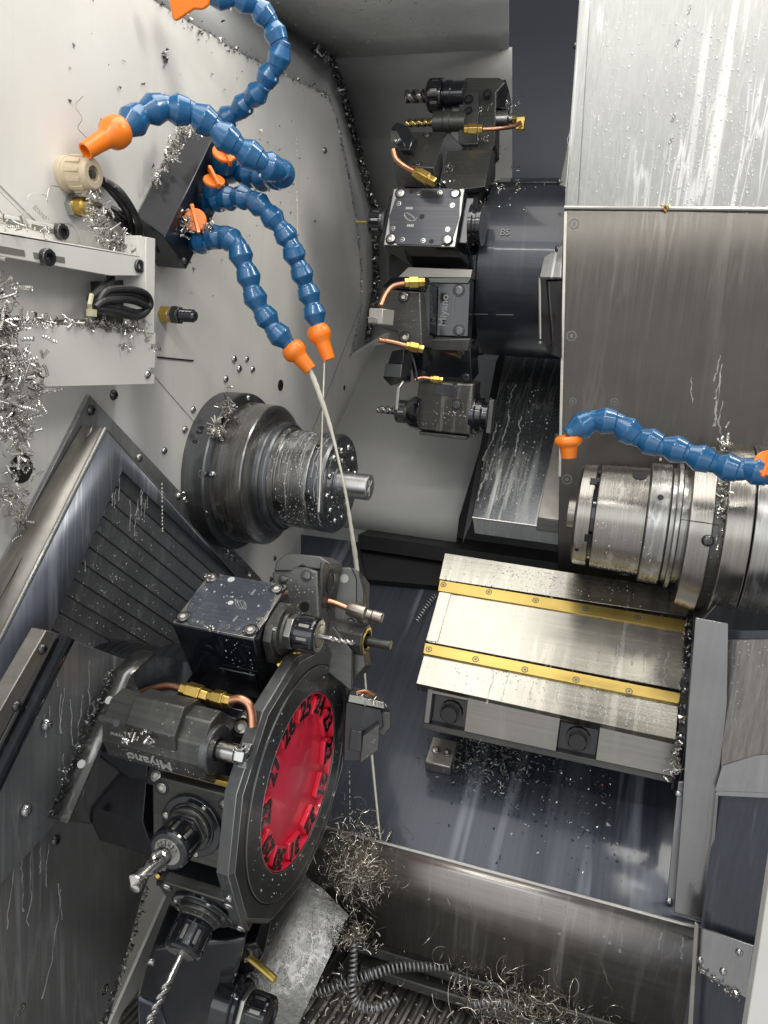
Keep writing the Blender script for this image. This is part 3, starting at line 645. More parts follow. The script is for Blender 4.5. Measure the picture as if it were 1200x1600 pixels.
mb = MB(); mb.tube([p+EX*.0015 for p in r1[:2]], .0026, 8); mb.tube([p+EX*.0015 for p in r1[1:]], .0012, 8); dc.part('rim_bead', mb, EDGE)
mb = MB(); q0 = [onX(x, y, XW+.026) for x, y in [(145, 668), (82, 795)]]; mb.tube([onX(142, 672, XW+.026), onX(-40, 1010, XW+.03)], .0006, 4); dc.part('rim_seam', mb, HOLE)
for x, y in [(140, 675), (84, 790), (28, 912)]:
    mb = MB(); P_ = onX(x, y, XW+.028); d_ = unit(onX(-40, 1010, XW+.03)-onX(142, 672, XW+.026)); mb.tube([P_-d_*.007, P_, P_+d_*.007], [.0004, .002, .0004], 6); dc.part('weld_bead', mb, EDGE)
A0 = onX(189, 737, XS-.014); A1 = onX(77, 982, XS-.014); e1 = unit(onX(345, 884, XS-.014)-A0); e2 = (A1-A0)/10
e1 = unit(e1*.97+EX*0)
slat_me = None
for k in range(11):
    mb = MB(); o_ = A0+e2*k; lip_ = .0035
    q = [o_-EX*.004, o_-EX*.004+e2*1.02, o_+e2*1.02+EX*(-.0005), o_+e2*.16+EX*lip_, o_+e2*.10+EX*(lip_+.0005), o_+EX*lip_]
    if k == 0: slat_me = mb.prism(q, e1*.42).mesh('slat', dc.L, DSTEEL, 12)
    ob = bpy.data.objects.new('slat', slat_me); COL.objects.link(ob); ob.parent = dc.o; ob.location = Vector(e2*k)
    mb = MB(); mb.tube([o_+EX*(lip_+.0004)+e2*.03, o_+EX*(lip_+.0004)+e2*.03+e1*.42], .0011, 6)
    if k == 0: edge_me = mb.mesh('slat_edge', dc.L, BLACKW, 30)
    ob = bpy.data.objects.new('slat_edge', edge_me); COL.objects.link(ob); ob.parent = dc.o; ob.location = Vector(e2*k)
dc.part('droplets', drops(A0+EX*.002, e1*.26, e2*10, EX, 1100, (.0005, .0012), bias=lambda u, v: max(.05, min(1, .2+v*1.1))*(.3+.7*(math.sin(v*62.8) > -.2))), DROP, kind='stuff')
st = [A0+e1*rng.random()*.27+e2*10*rng.random()+EX*.001 for _ in range(24)]
dc.part('coolant_runs', runlets(st, EX, (.008, .028), .0005), FILM, kind='stuff')
st = [onX(rng.uniform(100, 210), rng.uniform(720, 900), XS+.001) for _ in range(16)]+[onX(rng.uniform(195, 260), rng.uniform(740, 800), XS+.001) for _ in range(12)]
dc.part('frame_runs', runlets(st, EX, (.01, .04), .0008), FILM, kind='stuff')
for x, y, k in [(142, 641, 'dome'), (217, 715, 'dome'), (279, 775, 'dome'), (66, 813, 'dome')]: dc.bolt(onX(x, y, XW+.006+(.012 if y == 813 else 0)), EX, .0065, k, BOLTS if y != 641 else BOLTD)
q = crumbs([onX(x, y, XW+.008) for x, y in [(285, 772), (310, 800), (345, 850), (400, 905)]], .008, 260, (.0008, .0024), EX); single('frame_swarf', q, CHIP, 'line of chips lying where the way cover meets the chuck flange', None, kind='stuff')

# lower-left carriage guards -----------------------------------------
XG = XW+.125
cg = Thing('carriage_guard', 'dark wet steel carriage guard with bright bolted strip and polished black rail', 'machine guard', onX(60, 1250, XG))
def strip(a, b, c, d, x, th, mat, nm, bev=.0008): return cg.part(nm, xpoly([a, b, c, d], x, th), mat, bev)
cg.part('side_panel', xpoly([(108, 998), (205, 1035), (215, 1090), (90, 1283), (-60, 1450), (-60, 1290)], XG-.006, .006), DSTEEL, .0006)
strip((72, 985), (88, 988), (-60, 1268), (-60, 1215), XG+.012, .016, RIM, 'bright_strip')
mb = MB(); mb.tube([onX(101, 996, XG+.008), onX(-60, 1318, XG+.008)], .0095, 20); cg.part('polished_rail', mb, BLACK)
mb = MB(); mb.tube([onX(111, 1001, XG+.012), onX(-60, 1345, XG+.012)], .0016, 8); cg.part('rail_edge', mb, EDGE)
for x, y in [(66, 1014), (26, 1103)]: cg.bolt(onX(x, y, XG+.012), EX, .0052, 'dome', BOLTD)
for x, y, r in [(73, 1132, .0062), (41, 1266, .006)]: cg.bolt(onX(x, y, XG-.004), EX, r, 'dome', BOLTS)
st = [onX(rng.uniform(30, 150), rng.uniform(1030, 1230), XG-.004) for _ in range(9)]; cg.part('coolant_runs', runlets(st, EX, (.02, .06), .0007), FILM, kind='stuff')
XB = XG-.02
lp = Thing('lower_guard_panel', 'big dark steel guard panel streaked with coolant in the bottom left corner', 'panel', onX(100, 1450, XB))
lp.part('panel_sheet', xpoly([(-80, 1270), (95, 1281), (260, 1300), (222, 1400), (158, 1640), (-80, 1640)], XB, .005), surf('guard_panel_steel', (.27, .265, .255), .42, .7, BRZ, .1, runs=.9, runcol=(.3, .3, .3), bump=.08, spots=.3, veins=.5, veincol=(.45, .45, .44)), .0006)
for x, y, r, m in [(33, 1577, .0062, BOLTS), (164, 1546, .0062, BOLTS), (86, 1313, .006, BOLTD)]: lp.bolt(onX(x, y, XB), EX, r, 'flat' if m is BOLTS else 'dome', m)
st = [onX(rng.uniform(5, 95), rng.uniform(1290, 1400), XB) for _ in range(7)]; lp.part('coolant_runs', runlets(st, EX, (.04, .11), .0008), FILM, kind='stuff')
q = crumbs([onX(x, y, XB+.001) for x, y in [(230, 1385), (200, 1490), (160, 1600)]], .006, 240, (.0006, .0018), EX); single('panel_edge_swarf', q, CHIPD, 'dark chips packed along the edge of the lower left panel', None, kind='stuff')
mb = xpoly([(262, 1395), (330, 1400), (330, 1700), (150, 1700), (172, 1600)], XB-.02, .004); o = single('cream_side_sheet', mb, CREAM, 'strip of cream painted sheet behind the lower left panel', 'panel')
# bent collar band round the lower turret's housing
cb = Thing('turret_collar_band', 'bent steel collar band with two white holes left of the lower turret', 'guard band', onX(150, 1130, XG+.02))
mb = MB(); XK = TL[0]-.15
def bandp(x, y, xx): return onX(x, y, xx)
pa = [onX(105, 1286, XK), onX(204, 1055, XK), onX(243, 1019, XK)]
wv = EX*-.022
mb = MB(); mb.add([pa[0], pa[1], pa[2], pa[0]+wv, pa[1]+wv, pa[2]+wv], [(0, 1, 4, 3), (1, 2, 5, 4)])
o = cb.part('band', mb, WETP); m = o.modifiers.new('thick', 'SOLIDIFY'); m.thickness = .0025
d_ = unit(pa[1]-pa[0]); n_ = unit(np.cross(d_, EX)); n_ = n_ if np.dot(n_, CAM-pa[0]) > 0 else -n_
for t in (.36, .80): cb.bolt(pa[0]*(1-t)+pa[1]*t+wv*.5+n_*.0013, n_, .0042, 'hole', DROP, name='hole')
q = crumbs([p+wv*1.02 for p in pa[:2]], .006, 240, (.0006, .0015), n_); single('band_swarf', q, CHIPD, 'fine chips along the rear edge of the collar band', None, kind='stuff')
mb = MB(); mb.tube([onX(158, 1122, XK+.004), onX(182, 1130, XK+.03)], .0035, 8); cb.part('locating_pin', mb, BOLTS)

# ================================================================== CREAM BRACKET WITH CABLES
XBk = XW+.05
bk = Thing('wall_bracket', 'cream painted bracket with slotted angle and cover plate, strewn with chips', 'bracket', onX(120, 480, XBk))
bk.part('cover_plate', xpoly([(-80, 512), (30, 503), (186, 515), (186, 516), (243, 520), (243, 538), (236, 538), (236, 546), (243, 546), (242, 575), (235, 575), (235, 585), (241, 585), (241, 600), (-80, 608)], XBk, .004), CREAM2, .001)
bk.part('upright_flange', xpoly([(228, 370), (243, 373), (241, 522), (228, 520)], XBk+.001, .05), CREAM2, .0008)
bk.part('back_plate', xpoly([(-80, 385), (180, 430), (180, 500), (-80, 500)], XW+.008, .004), CREAM, .0006)
mb = xpoly([(-80, 348), (218, 400), (228, 402), (226, 424), (220, 431), (172, 431), (-80, 386)], XBk-.006, .003); bk.part('angle_face', mb, CREAM2, .0008)
a_, b_ = onX(-80, 348, XBk-.006), onX(219, 399, XBk-.006); u_ = unit(b_-a_); mb = MB()
mb.prism([a_, b_, b_-EX*.03, a_-EX*.043], (0, 0, -.003)); bk.part('angle_top', mb, CREAM2, .0008)
mb = xpoly([(-80, 318), (190, 372), (196, 400), (-80, 352)], XW+.006, .003); bk.part('slotted_plate', mb, CREAM2, .0006)
mb = xpoly([(196, 368), (222, 368), (228, 376), (227, 425), (220, 431), (196, 425)], XBk-.012, .003); bk.part('clip_plate', mb, CREAM2, .0008)
for q_, x in (([(52, 394), (101, 402), (102, 411), (54, 404)], XBk-.0055), ([(-30, 378), (38, 391), (40, 401), (-30, 390)], XBk-.0055), ([(50, 350), (100, 362), (100, 369), (50, 358)], XW+.0068), ([(-10, 338), (36, 346), (38, 354), (-10, 346)], XW+.0068)):
    bk.part('slot', xpoly(q_, x, .0006), surf('slot_shade', (.2, .19, .16), .5) if 'slot_shade' not in MATS else MATS['slot_shade'])
for x, y, X_, r in [(70, 402, XBk-.006, .0085), (92, 362, XW+.006, .0085), (213, 416, XBk-.009, .0078)]:
    bk.bolt(onX(x, y, X_), unit((1, -.1, 0)), r, 'socket', BOLTD)
bk.bolt(onX(230, 585, XBk), EX, .0052, 'dome', BOLTS)
# cable glands
gl = Thing('cable_gland', 'ribbed cream nylon cable gland on the wall with black cables coming out', 'cable gland', onX(115, 272, XW))
P_ = onX(103, 272, XW); mb = MB(); mb.lathe(P_, EX, [(0, .0185), (.006, .0185), (.007, .016), (.012, .016), (.0125, .0185), (.017, .0185), (.034, .0165), (.036, .0145), (.036, .008), (.030, .008)], 24); gl.part('gland_nut', mb, NYLON, .0006)
mb = MB()
for k in range(12):
    t = k*math.pi/6; n_ = np.array([0, math.cos(t), math.sin(t)]); mb.box(Fr(P_+n_*.0172, EX, np.cross(n_, EX), n_), .013, .030, -.0022, .0022, -.001, .0022)
gl.part('grip_rib', mb, NYLON, .0004)
g2 = Thing('brass_gland', 'small hexagonal brass cable gland below the cream nylon one', 'cable gland', onX(115, 322, XW))
P2 = onX(112, 322, XW); mb = MB(); mb.lathe(P2, EX, [(0, .0125), (.008, .0125)], 6); g2.part('locknut', mb, BOLTS, .0005)
mb = MB(); mb.lathe(P2, EX, [(.008, .0095), (.018, .0095), (.02, .0075), (.026, .0075)], 20); g2.part('gland_body', mb, BRASS)
cab = Thing('cable_loom', 'bundle of thin black cables looping from the wall glands down behind the bracket', 'cables', onX(190, 330, XW+.03))
g0 = P_+EX*.032
for pts in ([g0, at(150, 275, .86), at(175, 300, .865), at(200, 335, .89), at(205, 370, .92)], [g0, at(158, 280, .855), at(188, 300, .86), at(213, 340, .885), at(218, 370, .915)],
            [P2+EX*.02, at(150, 325, .87), at(180, 340, .88), at(200, 360, .91), at(203, 375, .93)], [P2+EX*.02, at(160, 322, .88), at(190, 335, .89), at(207, 355, .91), at(212, 375, .93)]):
    mb = MB(); mb.tube(spline(pts, 8), .0041, 10); cab.part('cable', mb, CABLE)
cb2 = Thing('coiled_cable', 'coil of black cable held by a yellowed tie behind the bracket window', 'cables', onX(190, 470, XW+.03))
for k, (dx, dy, dd) in enumerate([(0, 0, 0), (2, -8, .003), (-2, 8, .006)]):
    c = [(150, 478), (165, 463), (200, 460), (226, 468), (232, 481), (215, 492), (180, 484), (150, 480)]
    pts = [onX(x+dx, y+dy*(1 if y < 475 else .4), XBk+.007+dd) for i, (x, y) in enumerate(c)]; mb = MB(); mb.tube(spline(pts, 7), .0042, 10); cb2.part('cable', mb, CABLE)
mb = MB(); mb.tube([onX(142, 468, XBk+.004), onX(172, 440, XBk-.02), onX(178, 400, XBk-.03)], .005, 8); cb2.part('feed_cable', mb, CABLE)
mb = MB(); mb.tube([onX(143, 460, XBk+.014), onX(140, 475, XBk+.016), onX(141, 488, XBk+.012)], .0024, 6); f_ = Fr(onX(142, 488, XBk+.014), EX, EY, EZ); mb.box(f_, -.003, .005, -.003, .003, -.004, .003); cb2.part('tie', mb, TIE)
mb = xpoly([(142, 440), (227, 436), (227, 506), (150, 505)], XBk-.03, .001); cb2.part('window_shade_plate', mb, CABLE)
fb = Thing('brass_bolt_fitting', 'brass hex fitting with black locknut and threaded stud on the wall beside the bracket', 'fitting', onX(262, 492, XW))
P3 = onX(254, 491, XW)
mb = MB(); mb.lathe(P3, EX, [(0, .0115), (.012, .0115), (.014, .0095)], 6); fb.part('brass_hex', mb, BRASS, .0006)
mb = MB(); mb.lathe(P3, EX, [(.013, .009), (.017, .009)], 20); fb.part('washer', mb, BOLTS)
mb = MB(); mb.lathe(P3, EX, [(.017, .0125), (.026, .0125), (.028, .0105)], 6); fb.part('locknut', mb, BOLTD, .0006)
mb = MB(); prof = [(.028, .0075)]
for k in range(9): prof += [(.028+.0022*k+.0011, .0085), (.028+.0022*k+.0022, .0072)]
prof += [(.05, .006), (.05, .002), (.045, .002)]; mb.lathe(P3, EX, prof, 16); fb.part('threaded_stud', mb, BOLTD)

# manifold -----------------------------------------------------------
mf = Thing('coolant_manifold', 'long black painted coolant manifold box slanting up the cream wall behind the blue hoses', 'manifold', onX(270, 310, XW+.02))
E1 = (onX(213, 336, XW+.002), onX(281, 200, XW+.002)); E2 = (onX(257, 371, XW+.06), onX(334, 213, XW+.06)); E3 = (onX(291, 421, XW+.045), onX(372, 262, XW+.045)); E4 = (onX(245, 417, XW+.002), onX(322, 262, XW+.002))
mb = MB(); mb.loft([[E1[0], E2[0], E3[0], E4[0]], [E1[1], E2[1], E3[1], E4[1]]]); mf.part('box', mb, NAVY if 0 else surf('manifold_paint', (.018, .02, .027), .3, .1, coat=.3, blot=.2), .0015)
mf.bolt(at(247, 388, .935), unit((.2, -1, -.3)), .0055, 'flat', BOLTD); mf.bolt(at(287, 407, .93), unit((.4, -1, -.3)), .004, 'dome', BOLTD)
q = nest(onX(268, 235, XW+.03), unit(E1[1]-E1[0])*.028, EY*.008, EX*.008, 80, (.001, .0028), (.004, .014), (.0006, .0016)); q2 = nest(onX(295, 205, XW+.05), unit(E2[1]-E1[1])*.018, EY*.006, EX*.008, 60, (.001, .0028), (.004, .014), (.0006, .0016)); q.add(q2.v, q2.f)
q2 = nest(onX(245, 275, XW+.015), unit(E1[1]-E1[0])*.022, EY*.005, EX*.006, 30, (.001, .0024), (.004, .01), (.0006, .0016)); q.add(q2.v, q2.f)
single('manifold_swarf', q, CHIP, 'bright chips clinging to the upper edge of the black manifold', None, kind='stuff')

# ================================================================== BLUE SEGMENTED HOSES
SEG = None
def hose(label, pts, R, nozzle=None, valve=None, end=None):
    """pts: (px, py, depth); segments of ball-and-socket hose strung along the spline"""
    global SEG
    P = [at(*p) for p in pts]; S_ = spline(P, 14); th = Thing('coolant_hose', label, 'coolant hose', P[0], 'blue segmented coolant hoses')
    d = np.cumsum([0]+[np.linalg.norm(S_[i+1]-S_[i]) for i in range(len(S_)-1)]); step = R*1.86; n = max(2, int(round(d[-1]/step))); step = d[-1]/n
    pos = [S_[min(len(S_)-1, int(np.searchsorted(d, k*step)))] for k in range(n+1)]
    if SEG is None:
        mb = MB(); mb.lathe((0, 0, 0), EZ, [(-.30, .40), (-.26, .55), (-.10, .70), (.06, .78), (.10, .88), (.16, .90), (.42, 1.02), (.50, 1.06), (.56, 1.05), (.78, .84), (.98, .66), (1.16, .62), (1.20, .5), (1.20, .3)], 28)
        SEG = mb.mesh('hose_segment', (0, 0, 0), BLUE, 26)
    for k in range(n):
        a, b = pos[k], pos[k+1]; z = unit(b-a+rng.normal(size=3)*.07*step); x, y = perp(z); L_ = step/1.0
        M = Matrix(((x[0]*R, y[0]*R, z[0]*L_, a[0]), (x[1]*R, y[1]*R, z[1]*L_, a[1]), (x[2]*R, y[2]*R, z[2]*L_, a[2]), (0, 0, 0, 1)))
        th.inst('hose_segment', SEG, M)
    if nozzle:
        c0, c1 = at(*nozzle[0]), at(*nozzle[1]); L_ = np.linalg.norm(c1-c0); ax = unit(c1-c0); mb = MB(); q = nozzle[2] if len(nozzle) > 2 else 1.0
        mb.lathe(c0, ax, [(-.10*L_, R*.8), (0, R*1.02), (.12*L_, R*1.08), (.20*L_, R*1.08), (.30*L_, R*1.0), (.42*L_, R*.74*q), (.50*L_, R*.70*q), (.97*L_, R*.60*q), (L_, R*.585*q), (L_, R*.46*q), (.8*L_, R*.42*q)], 28); th.part('nozzle', mb, ORANGE)
    if valve:
        for c_, ax, bl in valve:
            c = at(*c_); ax = unit(ax); a, b = perp(ax); bl = unit(bl); w = np.cross(ax, bl)
            mb = MB(); mb.lathe(c, ax, [(-.9*R, R*.98), (-.1*R, R*1.0), (.35*R, R*.95)], 24); vb = th.part('valve_body', mb, BLUE)
            mb = MB(); mb.lathe(c, ax, [(.3*R, R*.96), (.5*R, R*1.0), (.62*R, R*.92)], 24)
            f_ = Fr(c+ax*.55*R, bl, w, ax); mb.prism([f_.p(-1.25*R, -.16*R, 0), f_.p(1.25*R, -.16*R, 0), f_.p(1.25*R, .16*R, 0), f_.p(-1.25*R, .16*R, 0)], ax*R*.55)
            th.part('valve_handle', mb, ORANGE, .0008, parent=None)
    dr = MB()
    for k in range(1, n):
        if rng.random() < .55: c = pos[k]-EZ*R*.98; dr.lathe(c, -EZ, [(-.002, .0012), (.0004, .0016), (.0016, .0008)], 6)
    if dr.v: th.part('hanging_drops', dr, DROP, kind='stuff')
    return th
toCam = lambda px, py: -unit(ray(px, py))
hose('blue segmented hose arching over the manifold to a wide orange nozzle above the cream gland', [(350, 262, .99), (385, 274, .975), (415, 277, .95), (440, 274, .915), (432, 264, .885), (400, 248, .87), (365, 224, .86), (325, 190, .85), (285, 170, .84), (245, 166, .83), (212, 182, .82), (192, 196, .81)], .0158, ((188, 202, .81), (133, 236, .785), .92), [((351, 246, .955), toCam(351, 246)*1.0+np.array([0, 0, .9]), (.5, 0, -1))])
hose('blue segmented hose looping up out of the picture from the top of the black manifold', [(345, 192, 1.0), (366, 180, .99), (388, 160, .975), (410, 135, .96), (430, 108, .945), (438, 80, .935), (432, 50, .93), (412, 20, .92), (385, -2, .91), (350, -4, .90), (330, -2, .90)], .0138, None, None)
hl = Thing('valve_lever', 'orange fan-shaped valve lever cut by the top edge of the picture', 'valve lever', at(300, 5, .89)); lv = -unit(ray(300, 5)); mb = MB().prism([onN(x, y, at(300, 5, .875), lv) for x, y in [(262, -12), (326, -12), (328, 8), (318, 16), (304, 15), (276, 34), (270, 30)]], -lv*.012); hl.part('lever', mb, ORANGE, .003)
hose('upper of two blue segmented hoses hanging toward the chuck, only a thin trickle leaving it', [(318, 318, .985), (345, 312, .95), (378, 308, .93), (403, 318, .92), (425, 338, .92), (443, 362, .925), (458, 388, .93), (468, 418, .94), (478, 448, .95), (488, 478, .955), (494, 505, .96)], .0138, ((496, 514, .96), (514, 562, .965)), [((334, 290, .945), toCam(334, 290)*.8+np.array([0, 0, 1.]), (.6, -.3, -.7))])
hose('blue segmented hose, lower of the two hanging toward the left chuck, pouring milky coolant', [(290, 372, .975), (318, 378, .945), (345, 366, .93), (366, 374, .92), (378, 396, .92), (385, 425, .925), (394, 455, .93), (408, 485, .935), (425, 512, .94), (448, 536, .945)], .0142, ((455, 543, .945), (485, 578, .95)), [((305, 346, .935), toCam(305, 346)+np.array([.0, 0, .25]), (.35, 0, -1))])
hose('blue segmented hose over the right chuck ending in a small orange nozzle pointing down', [(1205, 742, .80), (1172, 738, .81), (1140, 732, .82), (1105, 720, .83), (1070, 706, .84), (1035, 698, .85), (1002, 688, .86), (975, 664, .865), (943, 655, .87), (912, 658, .88), (895, 672, .88)], .0148, ((888, 684, .88), (889, 715, .885)), [((1200, 728, .80), toCam(1200, 728)+np.array([0, 0, .5]), (.2, 0, 1))])
# coolant streams
mb = MB(); pts = spline([at(484, 577, .95), at(497, 610, .96), at(517, 670, .98), at(538, 760, 1.0), at(551, 840, 1.03), at(558, 895, 1.05), at(565, 985, 1.05), at(572, 1080, 1.04), at(581, 1180, 1.02), at(592, 1290, .99), at(598, 1335, .985)], 10)
rr = [.0026+.0008*math.sin(i*.17)+rng.uniform(-.0003, .0003)for i in range(len(pts))]; rr = [q*(1 if i < 58 else max(.45, 1-(i-58)*.02)) for i, q in enumerate(rr)]; mb.tube(pts, rr, 10)
single('coolant_stream', mb, MILK, 'thick milky stream of coolant falling from the lower orange nozzle past the chuck', 'coolant')
mb = MB(); mb.tube(spline([at(507, 563, .965), at(505, 620, .97), at(503, 680, .98), at(498, 800, 1.0)], 8), [.0011+rng.uniform(-.0003, .0003) for _ in range(25)], 6)
single('coolant_trickle', mb, MILK, 'hair-thin trickle of coolant under the upper orange nozzle', 'coolant')
mb = MB()
for x, y0, y1, D in [(463, 122, 250, 1.3), (464, 300, 366, 1.25), (253, 755, 835, .95), (546, 1205, 1295, 1.0)]:
    P_, Q_ = at(x, y0, D), at(x+1, y1, D)
    for k in range(14):
        c = P_+(Q_-P_)*((k+rng.random()*.6)/14); mb.lathe(c, -EZ, [(-.002, .0003), (0, .0009), (.001, .0004)], 5)
single('falling_drops', mb, MILK, 'strings of falling coolant drops', None, kind='stuff')

# ================================================================== SLIDE COVER BLOCK WITH GOLD STRIPS
SA, SN = xplane((698, 865), 1.15, (650, 1068), 1.015)
sl = Thing('slide_cover', 'bright steel slide block with two gold wear strips screwed across its sloping top', 'slide', onN(860, 1000, SA, SN))
def sp(pts, lift=0.0): return [onN(x, y, SA+SN*lift, SN) for x, y in pts]
sl.part('rear_plate', MB().prism(sp([(695, 864), (1100, 927), (1085, 965), (686, 905)]), -SN*.02), STEEL, .0006)
sl.part('middle_plate', MB().prism(sp([(690, 922), (1078, 988), (1062, 1078), (668, 1003)], .0012), -SN*.02), STEEL, .0006)
sl.part('end_strip', MB().prism(sp([(687, 922), (706, 925), (684, 1003), (665, 1001)], .002), -SN*.01), STEEL, .0006)
sl.part('front_plate', MB().prism(sp([(663, 1020), (1061, 1096), (1056, 1156), (650, 1068)]), -SN*.02), STEEL, .0006)
for (a, b, c, d), sc in ((((687, 906), (1078, 970), (1075, 987), (684, 923)), [(693, 913.5), (764, 925), (837, 938), (915, 951), (996, 965)]),
                         (((664, 1004), (1064, 1083), (1061, 1100), (661, 1021)), [(670, 1014.5), (743, 1030), (820, 1046), (900, 1062), (983, 1080)])):
    g = sl.part('wear_strip', MB().prism(sp([a, b, c, d], .0035), -SN*.02), GOLD, .0006)
    for x, y in sc: sl.bolt(onN(x, y, SA+SN*.0035, SN), SN, .0046, 'flat', BLACKW, parent=g, name='screw')
fo = onN(652, 1070, SA, SN)-SN*.004; fn = unit((0, -1, .06)); fd = unit(np.cross(EX, fn)); fd = fd if fd[2] < 0 else -fd
wX = to(fo, EX, px=1058); hD = to(fo, fd, py=1128)
def fx(px): return to(fo+fd*hD*.5, EX, px=px)
FRF = Fr(fo+np.array([0, .004, 0]), EX, fd, fn)
FRONT = surf('slide_front_steel', (.30, .29, .26), .33, .9, BRX, .1, runs=.2, bump=.05, veins=.0)
mb = MB()
for a, b in ((664, 672), (727, 872), (934, 1066)): mb.box(FRF, fx(a), fx(b), 0, hD, -.03, 0)
mb.box(FRF, fx(664), fx(1066), -.002, hD*.16, -.03, -.0008); sl.part('front_face', mb, FRONT, .0008)
mb = MB(); mb.box(FRF, fx(662), fx(1066), hD*1.03, hD*1.2, -.03, -.004); sl.part('lower_lip', mb, BLACKW, .0006)
for a, b, cx, cy in ((672, 727, 701, 1117), (872, 934, 902, 1161)):
    mb = MB(); mb.box(FRF, fx(a), fx(b), hD*.16, hD*1.05, -.03, -.012); sl.part('clamp_pocket', mb, BLACK, .001)
    c = fo+EX*to(fo+fd*hD*.6, EX, px=cx)+fd*hD*.62-fn*.012; sl.bolt(c, fn, .0125, 'hexhead', INKK, name='clamp_bolt')
mb = MB(); P_ = onN(1072, 960, SA+SN*.004, SN); Q_ = onN(1058, 1165, SA+SN*.004, SN); mb.prism([P_, P_+EX*.009, Q_+EX*.009, Q_], -SN*.03); mb.prism([Q_, Q_+EX*.009, Q_+EX*.009+fd*.055, Q_+fd*.055], fn*-.02); sl.part('wiper_seal', mb, BLACK, .001)
q = crumbs([P_+EX*.003+SN*.002, Q_+EX*.003+SN*.002], .006, 130, (.0008, .002), SN); q2 = nest(Q_+fd*.02, EX*.006, fd*.022, fn*.006, 50, (.001, .0025), (.005, .014), (.0005, .0014)); q.add(q2.v, q2.f)
single('wiper_swarf', q, CHIP, 'shiny chips stuck along the black wiper at the right end of the slide', None, kind='stuff')
o_ = onN(700, 870, SA+SN*.0005, SN); U_ = onN(1000, 917, SA, SN)-o_; V_ = onN(695, 903, SA, SN)-o_
sl.part('rear_droplets', drops(o_, U_, V_*.95, SN, 330, (.0006, .0016), bias=lambda u, v: 1 if .25 < u < .6 else .25), DROP, kind='stuff')
o_ = onN(664, 1024, SA+SN*.0005, SN); U_ = onN(1055, 1100, SA, SN)-o_; V_ = onN(652, 1064, SA, SN)-o_
sl.part('front_droplets', drops(o_, U_, V_, SN, 420, (.0006, .0016), bias=lambda u, v: .15+.85*u), DROP, kind='stuff')
o_ = onN(715, 935, SA+SN*.0015, SN); U_ = onN(1050, 995, SA, SN)-o_; V_ = onN(690, 1000, SA, SN)-o_
sl.part('plate_droplets', drops(o_, U_, V_, SN, 150, (.0005, .0012), bias=lambda u, v: .2+.6*u), DROP, kind='stuff')
st = [onN(x, y, SA+SN*.0008, SN) for x, y in [(770, 1050), (795, 1045), (835, 1055), (875, 1062), (925, 1080), (948, 1085), (965, 1088), (985, 1092), (1000, 1096), (1012, 1100)]]
sl.part('coolant_runs', runlets(st, SN, (.025, .05), .001), FILM, kind='stuff')
st = [onN(x, y, SA+SN*.002, SN) for x, y in [(940, 1005), (965, 1008), (985, 1010), (1010, 1015), (1030, 1022), (1045, 1020)]]
sl.part('plate_runs', runlets(st, SN, (.02, .045), .0008), FILM, kind='stuff')
dirt = MB()
for a, b in (((684, 924), (1075, 988)), ((688, 905), (1078, 969)), ((661, 1022), (1061, 1101)), ((664, 1003), (1064, 1082))):
    q_ = crumbs([onN(*a, SA+SN*.0008, SN), onN(*b, SA+SN*.0008, SN)], .0022, 110, (.0003, .0010), SN); dirt.add(q_.v, q_.f)
sl.part('strip_dirt', dirt, CHIPD, kind='stuff')
# stop block below
sb = Thing('stop_block', 'small steel stop block with two socket screws below the left clamp of the slide', 'stop block', onN(695, 1170, BA, BN))
P_ = onN(676, 1150, BA+BN*.02, BN); bx = to(P_, EX, px=715); by = to(P_, -np.cross(EX, BN) if np.cross(EX, BN)[2] > 0 else np.cross(EX, BN), py=1190)
dd = -np.cross(EX, BN) if np.cross(EX, BN)[2] > 0 else np.cross(EX, BN)
mb = MB(); mb.prism([P_, P_+EX*bx, P_+EX*bx+dd*by, P_+dd*by], -BN*.02); sb.part('block', mb, RIM, .0015)
for x in (.3, .72): sb.bolt(P_+EX*bx*x+dd*by*.5, BN, .0052, 'sunk', BOLTS)
q = nest(onN(770, 1190, BA+BN*.004, BN), EX*.07, dd*.045, BN*.012, 620, (.0008, .002), (.003, .009), (.0004, .001)); q2 = crumbs([onN(x, y, BA, BN) for x, y in [(745, 1165), (800, 1220), (880, 1250), (960, 1250)]], .09, 420, (.0006, .0018), BN); q.add(q2.v, q2.f)
single('bed_swarf_pile', q, CHIPD, 'dark pile of fine chips on the bed under the slide clamps', None, kind='stuff')
q = crumbs([onN(x, y, BA, BN) for x, y in [(840, 1180), (900, 1255), (1000, 1330)]], .16, 160, (.0004, .0012), BN); single('bed_specks', q, CHIP, 'bright specks of chip scattered on the dark bed', None, kind='stuff')
# coolant sheeting down the bed
st = [onN(rng.uniform(600, 1030), rng.uniform(1180, 1290), BA, BN) for _ in range(10)]
st2 = [onN(rng.uniform(560, 1070), rng.uniform(1330, 1400), k1, unit(np.cross(EX, k2-k1))*-1) for _ in range(26)]
kn = unit(np.cross(EX, k2-k1)); kn = kn if kn[1] < 0 else -kn; st2 = [onN(rng.uniform(560, 1070), 0, k1, kn)*0+atx(k1, xto(k1, rng.uniform(600, 1085))[0])+kn*.001 for _ in range(10)]
single('skirt_runs', runlets(st2, kn, (.03, .07), .0013, down=unit(k2-k1)), FILM, 'milky rivulets running down the skirt below the bed', None, kind='stuff')

